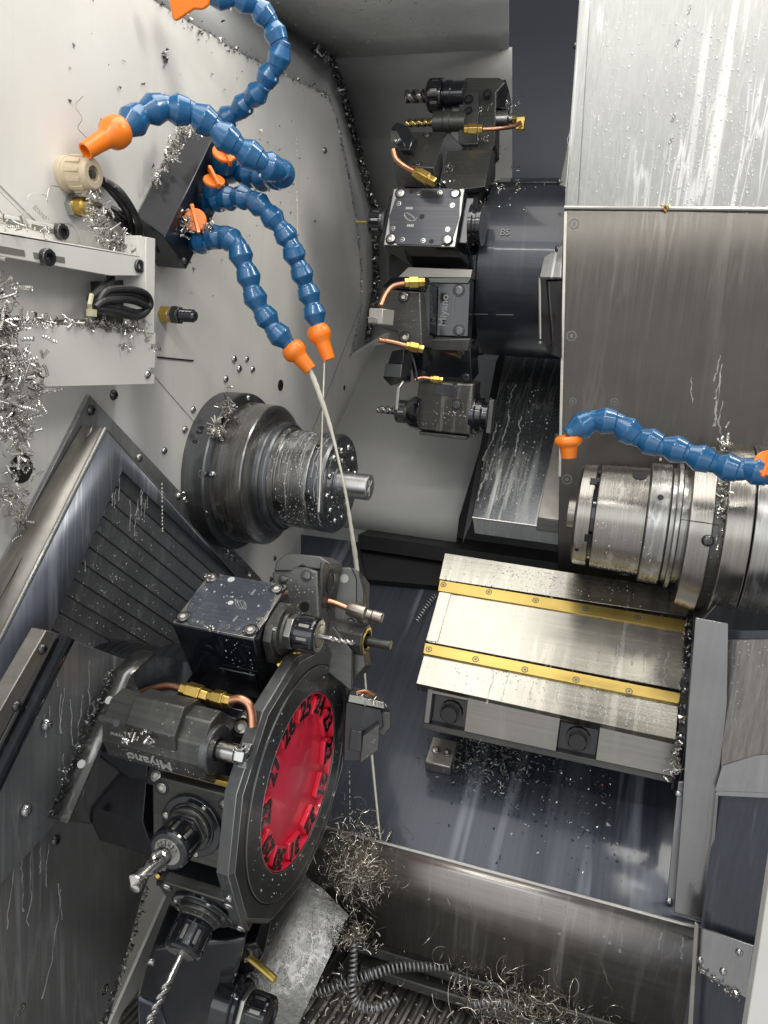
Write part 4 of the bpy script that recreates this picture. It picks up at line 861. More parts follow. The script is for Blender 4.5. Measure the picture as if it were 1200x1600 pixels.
# right-hand post, door panel, cream post ----------------------------
pt = Thing('guard_post', 'tall folded sheet steel post hanging in front of the bed on the right', 'guard post', at(1085, 1200, .93))
PY = at(1085, 1200, .855)[1]
POST = surf('post_steel', (.31, .31, .31), .2, .9, BRZ, .06, runs=.2, bump=.03)
mb = MB(); mb.prism([onY(x, y, PY) for x, y in [(1087, 965), (1138, 975), (1136, 1100), (1121, 1240), (1116, 1340), (1105, 1443), (1053, 1426), (1066, 1260), (1076, 1100)]], (0, .003, 0)); pt.part('front_sheet', mb, POST, .0006)
mb = MB(); mb.prism([onY(x, y, PY+.012) for x, y in [(1060, 1222), (1068, 1222), (1056, 1428), (1040, 1424)]], (0, .003, 0)); pt.part('side_flange', mb, DSTEEL, .0006)
mb = MB(); mb.prism([onY(x, y, PY-.010) for x, y in [(1118, 1240), (1123, 1240), (1106, 1444), (1099, 1442)]], (0, .014, 0)); pt.part('folded_edge', mb, POST, .0006)
pt.bolt(onY(1046, 1408, PY+.012), -EY, .0045, 'dome', BOLTS); pt.bolt(onY(1060, 1240, PY), -EY, .004, 'dome', BOLTS)
dp = Thing('side_guard_panel', 'navy and steel guard panel at the right edge, rough bright patch at its top', 'panel', at(1160, 1300, .86))
DA = at(1160, 1300, .83); DN = unit((-.45, -1, .12))
dp.part('panel_sheet', sgn_poly([(1122, 1245), (1126, 1100), (1100, 985), (1900, 985), (1900, 1620), (1060, 1640), (1095, 1440)], DA, DN, .004), NAVY, .0006)
dp.part('upper_sheet', sgn_poly([(1136, 1000), (1900, 985), (1900, 1150), (1180, 1188), (1126, 1200)], DA+DN*.006, DN, .005), surf('rough_dark_steel', (.2, .19, .175), .36, .85, (200, 200, 12), .3, bump=.4, spots=.6), .0006)
dp.part('grey_sheet', sgn_poly([(1128, 1196), (1180, 1180), (1900, 1140), (1900, 1268), (1116, 1236)], DA+DN*.008, DN, .004), POST, .0006)
dp.part('cross_rail', sgn_poly([(1118, 1232), (1900, 1268), (1900, 1280), (1119, 1244)], DA+DN*.007, DN, .006), POST, .0008)
dp.part('lower_flange', sgn_poly([(1090, 1448), (1178, 1478), (1166, 1560), (1088, 1516)], DA+DN*.012, DN, .004), POST, .0006)
dp.part('lower_sheet', sgn_poly([(1085, 1440), (1091, 1446), (1080, 1640), (1072, 1640)], DA+DN*.02, DN, .004), RIM, .0006)
for x, y in [(1093, 1500), (1130, 1518), (1155, 1488)]: dp.bolt(onN(x, y, DA+DN*.012, DN), DN, .0042, 'dome', BOLTS)
q = crumbs([onN(x, y, DA+DN*.014, DN) for x, y in [(1090, 1512), (1130, 1540), (1160, 1562)]], .004, 60, (.0008, .002), DN); single('flange_chips', q, CHIP, 'chips and drops along the lower edge of the right guard panel', None, kind='stuff')
cp = at(1200, 1500, .70); mb = MB(); mb.prism([onY(x, y, cp[1]) for x, y in [(1207, 1340), (1290, 1340), (1290, 1720), (1148, 1720), (1186, 1480)]], (0, .02, 0)); single('cream_post', mb, CREAM2, 'cream painted door post cut by the bottom right corner of the picture', 'post', bev=.001)
# bottom-left wet plate
WA = at(500, 1470, .98); e_a = at(483, 1377, 1.04); e_b = at(546, 1430, 1.02); e_c = at(462, 1610, .93); WN = unit(np.cross(e_b-e_a, e_c-e_b)); WN = WN if np.dot(WN, CAM-e_a) > 0 else -WN
wp = Thing('chip_chute', 'wet steel chute plate sloping to the conveyor right of the lower turret', 'chute', e_b)
wp.part('chute_sheet', sgn_poly([(420, 1300), (546, 1430), (460, 1615), (380, 1700), (330, 1500)], e_a, WN, .004), WETP, .0006)
o_ = onN(400, 1440, e_a, WN); wp.part('droplets', drops(o_, onN(520, 1450, e_a, WN)-o_, onN(380, 1590, e_a, WN)-o_, WN, 420, (.001, .0026), bias=lambda u, v: .2+.8*(abs(u+v-1) < .35)), FILM, kind='stuff')

# swarf nests on and above the conveyor
q = wires(at(562, 1335, 1.0), EX*.045, EZ*.058, -EY*.03, 800, (.004, .012), .0003); q2 = nest(at(560, 1345, 1.0), EX*.035, EZ*.045, -EY*.02, 150, (.0012, .003), (.008, .022), (.0004, .001)); q.add(q2.v, q2.f)
single('hanging_swarf_nest', q, WIRE, 'fluffy ball of fine curled swarf right of the red-faced turret', None, kind='stuff')
q = wires(onN(820, 1575, CP0+CN*.02, CN), EX*.10, EY*.065, CN*.055, 950, (.005, .016), .00028); q2 = nest(onN(820, 1575, CP0+CN*.02, CN), EX*.10, EY*.06, CN*.04, 150, (.0008, .0022), (.008, .024), (.0004, .0014)); q.add(q2.v, q2.f)
single('wire_swarf_nest', q, WIRE, 'large tangle of bright wiry swarf on the conveyor at the bottom of the picture', None, kind='stuff')
q = nest(at(552, 1468, 1.0), EX*.026, EY*.02, EZ*.022, 120, (.001, .003), (.008, .02), (.0004, .001)); q2 = wires(at(548, 1470, 1.0), EX*.03, EY*.02, EZ*.03, 60, (.003, .009), .0003); q.add(q2.v, q2.f)
q2 = nest(onN(560, 1560, CP0+CN*.008, CN), EX*.07, EY*.05, CN*.012, 110, (.001, .003), (.006, .018), (.0004, .001)); q.add(q2.v, q2.f)
single('chute_swarf', q, WIRE, 'matted swarf where the chute meets the conveyor', None, kind='stuff')
def coil(pts, r, pitch, label, w=.0045, mat=CHIPD):
    S_ = spline([at(*p) for p in pts], 30); d = np.cumsum([0]+[np.linalg.norm(S_[i+1]-S_[i]) for i in range(len(S_)-1)]); n = int(d[-1]/pitch*12); vs = []; a = None
    for k in range(n+1):
        t = d[-1]*k/n; i = min(len(S_)-2, int(np.searchsorted(d, t))); i = max(0, i-1); c = S_[i]+(S_[i+1]-S_[i])*((t-d[i])/(d[i+1]-d[i])); T = unit(S_[i+1]-S_[i])
        a = perp(T)[0] if a is None else unit(a-T*np.dot(a, T)); b = np.cross(T, a); an = 2*math.pi*k/12; rr_ = r*(.75+.25*math.sin(k/n*math.pi)); o = (a*math.cos(an)+b*math.sin(an))
        vs += [c+o*rr_-T*w*.42, c+o*rr_*1.12+T*w*.15]
    mb = MB(); mb.add(vs, [(2*k, 2*k+1, 2*k+3, 2*k+2) for k in range(n)]); ob = single('coil_chip', mb, mat, label, 'chip'); m = ob.modifiers.new('thick', 'SOLIDIFY'); m.thickness = .0003; return ob
coil([(480, 1555, .97), (530, 1540, .97), (580, 1522, .97), (630, 1510, .98), (700, 1512, .99)], .0066, .0056, 'long springy dark coil of swarf lying across the conveyor bars', mat=DSTEEL)
coil([(553, 1475, .97), (552, 1510, .96), (550, 1545, .95), (560, 1570, .945), (590, 1575, .94), (622, 1560, .95)], .0058, .0054, 'hooked coil of swarf hanging down and curling on the conveyor', mat=DSTEEL)
coil([(740, 1570, .95), (775, 1565, .95), (810, 1575, .95)], .0052, .0052, 'short coil of swarf beside the wiry tangle on the conveyor', mat=DSTEEL)
coil([(610, 1300, .99), (600, 1322, .99), (592, 1345, .99)], .0028, .0022, 'thin bright coil of swarf poking from the fluffy ball', .002, CHIP)
coil([(680, 930, 1.13), (665, 950, 1.13), (650, 972, 1.13)], .006, .0045, 'dark coil of swarf left of the slide block', .003, CHIPD)

# chips on and around the bracket
q = nest(onX(-4, 575, XBk+.014), EY*.022, EZ*.066, EX*.012, 210, (.0012, .0034), (.012, .034), (.0006, .0019)); 
for x, y, n_ in ((22, 650, 60), (6, 500, 50), (48, 575, 22), (52, 600, 22), (30, 690, 16)):
    q2 = nest(onX(x, y, XBk+.012), EY*.014, EZ*.024, EX*.008, n_, (.0014, .0034), (.006, .02), (.0006, .0018)); q.add(q2.v, q2.f)
single('bracket_swarf_clump', q, CHIP, 'big bright clump of curled swarf hanging at the left edge of the picture', None, kind='stuff')
q = MB()
for x, y, n_ in ((40, 500, 24), (75, 503, 24), (110, 506, 26), (140, 508, 36), (165, 510, 44), (185, 512, 40), (205, 516, 30), (193, 540, 24), (8, 346, 9), (40, 355, 9), (60, 362, 6), (215, 505, 20), (222, 530, 10), (236, 545, 8)):
    q2 = nest(onX(x, y, XBk-.004), EY*.017, EZ*.004, EX*.006, n_, (.001, .0026), (.005, .014), (.0005, .0014)); q.add(q2.v, q2.f)
single('bracket_ledge_swarf', q, CHIP, 'row of bright chips along the upper edge of the cream cover plate', None, kind='stuff')
q = MB()
for x, y, n_ in ((142, 338, 18), (150, 352, 34), (162, 368, 44), (180, 380, 50), (195, 386, 34), (146, 312, 22)):
    q2 = nest(onX(x, y, XW+.03), EY*.012, EZ*.013, EX*.008, n_, (.001, .0028), (.005, .016), (.0005, .0015)); q.add(q2.v, q2.f)
single('gland_swarf', q, CHIP, 'clump of curled chips below the brass gland and over the slotted angle', None, kind='stuff')
q = MB()
for x, y, n_ in ((32, 728, 26), (12, 775, 40), (30, 800, 34), (45, 830, 16), (20, 690, 12)):
    q2 = nest(onX(x, y, XW+.012), EY*.012, EZ*.02, EX*.006, n_, (.001, .0028), (.006, .018), (.0005, .0014)); q.add(q2.v, q2.f)
single('wall_swarf', q, CHIP, 'loose curls of swarf hanging on the wall left of the diamond cover', None, kind='stuff')
mb = MB()
for pts in ([(0, 300), (20, 320), (38, 338)], [(130, 150), (118, 165), (128, 185), (122, 200), (135, 215)], [(40, 335), (45, 305), (70, 305), (75, 318)], [(72, 315), (78, 292), (92, 292)], [(150, 370), (155, 380), (190, 395)], [(95, 350), (112, 352), (125, 375), (118, 385)]):
    mb.tube(spline([onX(x, y, XW+.004+.008*rng.random()) for x, y in pts], 6), .00035, 4)
mbh = MB(); helix(mbh, onX(52, 322, XW+.01), unit(onX(80, 350, XW+.01)-onX(52, 322, XW+.01)), .028, .0035, .004, .0008); mb.add(mbh.v, mbh.f)
single('wall_hairs', mb, CHIPD, 'hair-thin curls of swarf on the cream wall near the cable glands', None, kind='stuff')
q = nest(at(290, 350, .925), EX*.012, EZ*.016, -EY*.006, 40, (.001, .0028), (.005, .012), (.0006, .0016)); q2 = nest(at(330, 352, .92), EX*.006, EZ*.008, -EY*.004, 16, (.001, .0022), (.004, .01), (.0006, .0014)); q.add(q2.v, q2.f)
single('valve_swarf', q, CHIP, 'chips wedged round the lowest orange valve lever', None, kind='stuff')

# ================================================================== TOOL ELEMENTS
def er(th): t = math.radians(th); return np.array([0, math.cos(t), math.sin(t)])
def et(th): t = math.radians(th); return np.array([0, -math.sin(t), math.cos(t)])
def nut(T_, c, ax, R, L, n=8, mat=BLACK, name='collet_nut'):
    """slotted collet nut: a core with raised ribs between the spanner slots"""
    ax = unit(ax); a, b = perp(ax); mb = MB()
    mb.lathe(c, ax, [(0, R*.9), (.02*L, R*.97), (.16*L, R), (.17*L, R*.91), (.82*L, R*.91), (.83*L, R), (.93*L, R*.97), (L, R*.86), (L*1.01, R*.62), (.93*L, R*.55), (.93*L, R*.2)], 48)
    for k in range(n):
        t0 = 2*math.pi*(k+.20)/n; t1 = 2*math.pi*(k+.80)/n; o = []
        for q in np.linspace(t0, t1, 5): o.append(np.asarray(c)+(a*math.cos(q)+b*math.sin(q))*R*.997)
        i_ = [np.asarray(c)+(a*math.cos(q)+b*math.sin(q))*R*.85 for q in np.linspace(t1, t0, 5)]
        mb.prism([p+ax*.15*L for p in o+i_], ax*L*.7)
    o_n = T_.part(name, mb, mat, .0003, ang=28); fm = MB()
    for k in range(n):
        q0, q1 = 2*math.pi*(k-.13)/n, 2*math.pi*(k+.13)/n; w_ = [np.asarray(c)+(a*math.cos(q)+b*math.sin(q))*R*.935 for q in (q0, (q0+q1)/2, q1)]; v_ = [np.asarray(c)+(a*math.cos(q)+b*math.sin(q))*R*.86 for q in (q1, q0)]
        fm.prism([p+ax*.26*L for p in w_+v_], ax*L*.46)
    T_.part('slot_glint', fm, MATS['pale_edge_and_glint_steel'], .0004, parent=o_n, ang=28); return o_n  # pale patches paint the glint of light in the wet slots
def drill(T_, c, ax, L, r, turns=2.2, mat=None, shank=.25, name='drill_bit', flat=False):
    ax = unit(ax); a, b = perp(ax); rings = []; m = 60; n = 20
    for k in range(m+1):
        t = k/m; z = L*t; ring = []
        tw = 0 if t < shank else (t-shank)/(1-shank)*turns*2*math.pi; fl = min(1, max(0, (t-shank)/.06)); e = 1.0
        if t > .93 and not flat: e = max(.05, (1-t)/.07)
        for i in range(n):
            th = 2*math.pi*i/n; cs = abs(math.cos(th-tw)); q = (1-fl)*1+fl*(.38+.62*min(1, (cs*1.35)**1.2)); ring.append(np.asarray(c)+ax*z+(a*math.cos(th)+b*math.sin(th))*r*q*e)
        rings.append(ring)
    mb = MB(); mb.loft(rings); return T_.part(name, mb, mat or DRILL, 0, ang=40)
def pipe(T_, pts, r=.0035, mat=None, name='copper_pipe'):
    mb = MB(); mb.tube(spline([np.asarray(p) for p in pts], 8), r, 12); o = T_.part(name, mb, mat or COPPER); return o
def hexfit(T_, a, b, r, mat=None, name='brass_fitting', parent=None):
    a = np.asarray(a); b = np.asarray(b); L = np.linalg.norm(b-a); mb = MB(); d = unit(b-a)
    mb.lathe(a, d, [(0, r*.72), (.03*L, r*.8), (.22*L, r*.8), (.22*L, r), (.68*L, r), (.70*L, r*.8), (.93*L, r*.8), (L, r*.7)], 6); return T_.part(name, mb, mat or BRASS, .0005, parent=parent)
def chamf(x0, x1, y0, y1, c): return [(x0+c, y0), (x1-c, y0), (x1, y0+c), (x1, y1-c), (x1-c, y1), (x0+c, y1), (x0, y1-c), (x0, y0+c)]
def fprism(fr, pts, z0, z1, mb=None):
    mb = mb or MB(); return mb.prism([fr.p(x, y, z0) for x, y in pts], fr.c*(z1-z0))

# ================================================================== LOWER TURRET
lt = Thing('lower_turret', 'black twelve-sided tool turret with a recessed red disc of numbers, lower left', 'turret', TL)
PH = math.radians(9)
def ngon(x, apo, n=12, ph=PH): R = apo/math.cos(math.pi/n); return [TL+np.array([x, R*math.cos(2*math.pi*i/n+ph), R*math.sin(2*math.pi*i/n+ph)]) for i in range(n)]
mb = MB(); mb.loft([ngon(-.018, .149), ngon(-.006, .149), ngon(-.001, .1435)], cap=False)
n12 = ngon(-.001, .1425); inner = [TL+np.array([-.001, .0985*math.cos(2*math.pi*i/48), .0985*math.sin(2*math.pi*i/48)]) for i in range(48)]
lt.part('turret_rim', mb, PLATE, .0008, ang=20)
mb = MB(); q_ = ngon(-.0055, .1487); mb.tube(q_+[q_[0]], .0006, 5); q_ = ngon(-.0012, .1438); mb.tube(q_+[q_[0]], .00045, 5); lt.part('rim_outline', mb, EDGE)  # thin pale steel tubes trace the bevel edges of the rim
# face ring with an inner hole: bridge the polygon to the ring by radial strips
mb = MB(); nn_ = 96; outer = []
for i in range(nn_):
    t = 2*math.pi*i/nn_; k = (t-PH) % (math.pi/6); R = .1435*1/math.cos(k-math.pi/12); outer.append(TL+np.array([-.001, R*math.cos(t), R*math.sin(t)]))
def circ_(x, R): return [TL+np.array([x, R*math.cos(2*math.pi*i/nn_), R*math.sin(2*math.pi*i/nn_)]) for i in range(nn_)]
mb.loft([outer, circ_(-.001, .1305), circ_(-.003, .1300), circ_(-.003, .1292), circ_(.0004, .1285), circ_(.0004, .0995), circ_(-.001, .0982), circ_(-.010, .0975)], cap=False)
lt.part('face_ring', mb, PLATE, 0, ang=20); mb = MB(); q_ = circ_(.0004, .1286); mb.tube(q_+[q_[0]], .0004, 4); q_ = circ_(.0004, .0994); mb.tube(q_+[q_[0]], .0004, 4); lt.part('ring_edge', mb, EDGE)
mb = MB(); mb.lathe(TL, EX, [(-.012, .0976), (-.008, .0976), (-.0075, .055), (-.0072, .054), (-.0072, .01)], 72); lt.part('red_disc', mb, RED, 0)
mb = MB(); mb.loft([circ_(-.0078, .0974), circ_(-.0005, .0979), circ_(-.0005, .0969), circ_(-.0078, .0955)], cap=False); lt.part('red_rim', mb, RED, 0)
for k in range(12):
    num = 24+k if k < 9 else 24+k-12; th = 84+30*k-30+4   # 24 stands near the top, numbers run anticlockwise
    c = TL+er(th)*.0835; f_ = Fr(c+EX*-.0078, et(th), er(th), EX)
    mb = MB(); mb.prism([f_.p(-.0145, -.0125, 0), f_.p(.0145, -.0125, 0), f_.p(.0165, -.004, 0), f_.p(.0125, .0085, 0), f_.p(0, .0125, 0), f_.p(-.0125, .0085, 0), f_.p(-.0165, -.004, 0)], EX*.0062)
    g = lt.part('number_pad', mb, RED, .0012)
    textmesh(lt, str(num), .030, c+EX*-.0012, -et(th), er(th), .0006, INKK, 'numeral', parent=g, bold=.0007)
for x, y in [(504, 1053), (534, 1127), (521, 1241), (504.5, 1281), (435.5, 1397), (389, 1345), (430, 1149)]: lt.bolt(onX(x, y, TL[0]), EX, .0042, 'flat', BOLTS)
mb = MB(); mb.loft([ngon(-.20, .116), ngon(-.125, .116), ngon(-.124, .096), ngon(-.017, .096)]); lt.part('drum', mb, BLACK, .001, ang=20)
mb = MB(); mb.lathe(TL, EX, [(-.295, .095), (-.30+.0, .112), (-.205, .112), (-.20, .11), (-.19, .10)], 96); lt.part('housing', mb, BLACK, .001)
for k in range(12):
    th = 9+30*k+15; c = TL+er(th)*.149+EX*-.012
    if 180 < th % 360 < 360: lt.bolt(c, er(th), .0042, 'dome', BOLTS)
mb = drops(TL+EX*.0006-EY*.13-EZ*.13, EY*.26, EZ*.26, EX, 120, (.0004, .0013), bias=lambda u, v: 1 if .1 < math.hypot(u-.5, v-.5)*.26 < .128 else 0); lt.part('face_droplets', mb, DROP, kind='stuff')

# driven tool T1: black box, collet nut, twist drill --------------------
def boxtool(T_, P, xl, tl, rd, th, fmat, corner=.012, name='tool_body', taper=0.0):
    """P = front right corner of the outer face; X length, tangential length (away = -et), radial depth"""
    f_ = Fr(P, -EX, -et(th), er(th))
    mb = MB(); a = [f_.p(0, 0, 0), f_.p(xl, 0, 0), f_.p(xl, tl, 0), f_.p(0, tl, 0)]; b = [f_.p(taper, 0, -rd), f_.p(xl-taper, 0, -rd), f_.p(xl-taper, tl, -rd), f_.p(taper, tl, -rd)]
    mb.loft([b, a]); return f_, T_.part(name, mb, fmat, .0015, ang=25)
t1 = Thing('driven_tool', 'big black driven tool block with bolted cap plate, collet nut and slim twist drill', 'tool holder', onX(350, 960, TL[0]-.08), 'tool holders on the lower turret')
P1_ = onX(397, 1000, TL[0]-.035); th1 = 118
xl = -to(P1_, EX, px=268); tl_ = to(P1_, -et(th1), px=450); rd = to(P1_, -er(th1), py=1112)
f1, o = boxtool(t1, P1_, xl, tl_, .118, th1, BLACK, taper=.008)
m_x, m_y = xl, tl_
q = []
for (cx, cy, a0) in ((m_x-.001, m_y*.24, 0), (m_x-.001, m_y*.76, 0)): pass
mb = MB(); c_ = .012
mb.prism([f1.p(x, y, .0002) for x, y in [(m_x*.18, .002), (m_x*.80, .002), (m_x*.93, m_y*.22), (m_x*.985, m_y*.5), (m_x*.93, m_y*.80), (m_x*.80, m_y-.002), (m_x*.20, m_y-.002), (m_x*.07, m_y*.80), (m_x*.02, m_y*.5), (m_x*.07, m_y*.22)]], f1.c*.0022); t1.part('cap_plate', mb, CAPP, .0006)
mb = MB(); mb.box(f1, .001, m_x-.001, .001, m_y-.001, 0, .0012); t1.part('cap_frame', mb, EDGE, .0004)
for u, v, r, k in [(.09, .12, .0066, 'sunk'), (.91, .12, .0066, 'sunk'), (.09, .88, .0066, 'sunk'), (.91, .88, .0066, 'sunk'), (.24, .10, .003, 'flat'), (.36, .10, .0036, 'flat'), (.66, .09, .003, 'flat'), (.78, .10, .003, 'flat'), (.22, .91, .003, 'flat'), (.68, .91, .0042, 'hole'), (.80, .90, .0032, 'flat'), (.93, .35, .003, 'flat'), (.93, .68, .003, 'flat'), (.07, .68, .003, 'flat'), (.07, .33, .003, 'flat'), (.5, .5, .0032, 'hole')]:
    t1.bolt(f1.p(m_x*u, m_y*v, .0024), f1.c, r, k, BOLTS if k != 'hole' else DROP)
mb = MB(); ce = f1.p(m_x*.36, m_y*.5, .0026)
for k in range(3): mb.tube([ce+f1.a*(.007*math.cos(t+k)+.002*k)+f1.b*.006*math.sin(t*1.3+k) for t in np.linspace(0, 5.5, 14)], .00028, 3)
t1.part('scratched_mark', mb, ENGR)
for s, y in (('M44', .25), ('M43', .75)): textmesh(t1, s, .005, f1.p(m_x*.33, m_y*y, .0026), -f1.b, -f1.a, .0001, ENGR, 'lettering')
fa = Fr(f1.p(0, m_y*.5, -.024), EX, -et(th1), er(th1))       # collet axis
mb = MB(); mb.prism([fa.p(0, y, z) for y, z in chamf(-.030, .030, -.034, .022, .012)], EX*.010); t1.part('front_plate', mb, BLACKW, .001)
cax = fa.o
mb = MB(); mb.lathe(cax, EX, [(.009, .027), (.014, .027), (.015, .021), (.018, .020)], 48); t1.part('bearing_cap', mb, BLACKW, .0004)
mb = MB(); mb.lathe(cax, EX, [(.017, .0195), (.025, .0195), (.026, .0175)], 6); t1.part('spindle_hex', mb, EDGE, .0006)
nut(t1, cax+EX*.026, EX, .0205, .026)
mb = MB(); mb.lathe(cax, EX, [(.050, .012), (.053, .012), (.054, .006)], 24); t1.part('collet', mb, EDGE)
drill(t1, cax+EX*.053, EX, .040, .0031, 2.0, shank=.3)
for a_ in (45, 135, 225, 315): 
    n_ = -et(th1)*math.cos(math.radians(a_))+er(th1)*math.sin(math.radians(a_)); t1.bolt(cax+EX*.010+n_*.0245, EX, .0036, 'socket', BOLTS)
mb = MB(); mb.prism([f1.p(x, -.0008, z) for x, z in [(m_x*.08, -.052), (m_x*.52, -.052), (m_x*.56, -.056), (m_x*.56, -.085), (m_x*.08, -.085)]], -f1.b*.003); t1.part('side_cover', mb, BLACK, .001)
for x, z in ((.14, -.058), (.48, -.058), (.48, -.078)): t1.bolt(f1.p(m_x*x, -.0040, z), -f1.b, .0036, 'flat', BOLTD)
t1.bolt(f1.p(m_x*.62, -.0006, -.030), -f1.b, .007, 'flat', BLACK)
textmesh(t1, 'U51V', .005, f1.p(m_x*.12, -.0004, -.012), -EX, er(th1), .0001, BLACKW, 'lettering')
hexfit(t1, f1.p(-.006, m_y*.25, -.060), f1.p(-.030, m_y*.55, -.052), .0055, name='brass_spout')
o_ = f1.p(.004, .004, .0026); t1.part('droplets', drops(o_, f1.a*(m_x-.008), f1.b*(m_y-.008), f1.c, 60, (.0004, .0014)), DROP, kind='stuff')
t1.part('side_droplets', drops(f1.p(.004, -.0004, -.004), f1.a*.04, f1.c*-.06, -f1.b, 45, (.0003, .001)), DROP, kind='stuff')
q = nest(f1.p(m_x*.93, m_y*.86, .004), f1.a*.006, f1.b*.006, f1.c*.004, 10, (.001, .002), (.003, .008), (.0005, .001)); q2 = nest(f1.p(m_x*.5, .001, .003), f1.a*.008, f1.b*.004, f1.c*.003, 8, (.001, .002), (.003, .008), (.0005, .001)); q.add(q2.v, q2.f)
single('cap_chips', q, CHIP, 'few curled chips on the cap plate of the black driven tool', None, kind='stuff')

# grey boring-bar holder T2 -----------------------------------------------
t2 = Thing('boring_bar_holder', 'rough grey cast tool holder with two bored holes standing on top of the lower turret', 'tool holder', at(480, 940, .90), 'tool holders on the lower turret')
def face_poly(pts, D0, th, depth_vec, mb=None):
    mb = mb or MB(); p0 = at(*D0); n = np.cross(EX, et(th)); return mb.prism([onN(x, y, p0, unit(n)) for x, y in pts], depth_vec)
th2 = 86; n2 = -et(th2+90) if 0 else unit(np.array([0, -1.0, .25]))
b0 = at(460, 950, .90)
t2.part('body', np_poly([(425, 893), (452, 893), (458, 886), (476, 886), (497, 893), (500, 1020), (430, 1020), (424, 960)], b0, n2, -n2*.06), GREYK, .0025)
t2.part('upper_block', np_poly([(427, 893), (432, 876), (448, 864), (500, 869), (516, 880), (514, 892), (480, 888), (472, 884), (456, 893)], b0+n2*-.010, n2, -n2*.045), GREYK, .002)
mb = MB(); c0 = onN(500, 893, b0, n2)+EX*0; fr2 = Fr(onN(500, 893, b0, n2), unit(-n2), -EZ, EX)
mb.prism([fr2.p(-.002, -.012, 0), fr2.p(.045, -.012, 0), fr2.p(.050, .0, 0), fr2.p(.050, .095, 0), fr2.p(-.004, .095, 0), fr2.p(-.004, -.004, 0)], EX*.006); t2.part('end_face', mb, BLACKW, .002)
for x, y, r, k, m in [(442, 906, .0052, 'sunk', BOLTD), (479, 900, .006, 'sunk', BOLTD), (476, 948, .0062, 'hole', HOLE)]: t2.bolt(onN(x, y, b0, n2), n2, r, k, m, name='clamp_screw')
for z, m_ in ((.012, BOLTS), (.055, BOLTS)):
    c = fr2.p(.022, z, .006); mb = MB(); mb.lathe(c, EX, [(-.004, .0135), (.0006, .0135), (.0009, .0125), (.0009, .0105), (-.003, .0100), (-.003, .002)], 32); t2.part('bore', mb, BLACK, 0)
o_ = onN(426, 900, b0, n2); t2.part('droplets', drops(o_, onN(497, 900, b0, n2)-o_, onN(428, 1010, b0, n2)-o_, n2, 170, (.0004, .0011)), DROP, kind='stuff')
# second holder T3 with bar and nozzle -----------------------------------
t3 = Thing('bar_tool_holder', 'angular tool holder behind the grey two-hole one, with ring clamp and plain grey bar', 'tool holder', at(545, 960, .95), 'tool holders on the lower turret')
b3 = at(530, 930, .945); n3 = unit((0.1, -1, .35))
t3.part('body', np_poly([(514, 886), (548, 886), (566, 906), (564, 960), (556, 1010), (510, 1018), (506, 960)], b3, n3, -n3*.05), GREYK, .002)
t3.part('side_face', np_poly([(548, 886), (560, 892), (569, 925), (567, 975), (556, 968), (556, 905)], b3+n3*.003, n3, -n3*.02), BLACKW, .0015)
t3.bolt(onN(538, 904, b3, n3), n3, .0055, 'hole', EDGE); t3.bolt(onN(548, 972, b3, n3)+n3*.002, n3, .004, 'sunk', BOLTD)
c3 = at(567, 1000, .925)
mb = MB(); mb.lathe(c3, unit((1, -.0, .0)), [(-.045, .020), (.0, .020), (.004, .0205), (.005, .019), (.005, .0105), (-.01, .0095)], 10); t3.part('ring_clamp', mb, BLACKW, .0008)
mb = MB(); mb.lathe(c3, EX, [(.0045, .0165), (.006, .0165), (.0062, .0135), (.0045, .0135)], 32); t3.part('gold_ring', mb, BRASS)
xb = to(c3, EX, px=611); mb = MB(); mb.lathe(c3, EX, [(-.02, .0062), (xb-.001, .0062), (xb, .0055), (xb, .0015)], 24); t3.part('boring_bar', mb, surf('bar_dark_steel', (.1, .105, .1), .3, .85), 0)
pipe(t3, [at(508, 938, .92), at(520, 941, .92), at(545, 951, .915)], .0038)
hexfit(t3, at(506, 937, .925), at(517, 941, .922), .0055)
mb = MB(); d_ = unit(at(598, 966, .905)-at(543, 950, .915)); Ln = np.linalg.norm(at(598, 966, .905)-at(543, 950, .915)); mb.lathe(at(543, 950, .915), d_, [(0, .0075), (.15*Ln, .0095), (.5*Ln, .0095), (.56*Ln, .0065), (.7*Ln, .0062), (.72*Ln, .0072), (.97*Ln, .0072), (Ln, .006), (Ln, .003)], 20); t3.part('spray_nozzle', mb, surf('nozzle_steel', (.33, .29, .25), .3, .95, blot=.3), .0004)
t3.part('lower_body', np_poly([(540, 1010), (560, 985), (572, 1040), (552, 1062), (538, 1045)], b3+n3*.01, n3, -n3*.04), BLACKW, .0015)
t3.part('v_plate', np_poly([(500, 1000), (520, 978), (550, 1018), (549, 1080), (512, 1050)], at(525, 1020, .905), n3, -n3*.01), EDGE if 0 else BLACKW, .001)
# T4 turning tool block on the right side -----------------------------------
t4 = Thing('turning_tool_holder', 'stepped black turning tool block with chip-fringed top edge beside the red-faced turret', 'tool holder', at(572, 1140, .95), 'tool holders on the lower turret')
b4 = at(560, 1140, .93); n4 = unit((.35, -1, .2))
t4.part('body', np_poly([(540, 1096), (596, 1108), (600, 1135), (574, 1158), (572, 1190), (536, 1190), (538, 1130)], b4, n4, -n4*.045), BLACK, .0015)
t4.part('top_clamp', np_poly([(546, 1084), (600, 1098), (601, 1108), (543, 1097)], b4+n4*.004, n4, -n4*.045), EDGE, .001)
t4.part('insert_holder', np_poly([(594, 1112), (610, 1114), (611, 1136), (598, 1152), (590, 1144)], b4+n4*-.008, n4, -n4*.02), BLACKW, .001)
t4.part('lower_step', np_poly([(566, 1150), (593, 1132), (592, 1172), (562, 1194)], b4+n4*.012, n4, -n4*.03), BLACKW, .0012)
t4.part('middle_step', np_poly([(548, 1140), (566, 1144), (565, 1176), (544, 1172)], b4+n4*.018, n4, -n4*.02), BLACK, .001)
pipe(t4, [at(556, 1082, .95), at(572, 1080, .955), at(588, 1088, .96), at(594, 1094, .965)], .0025)
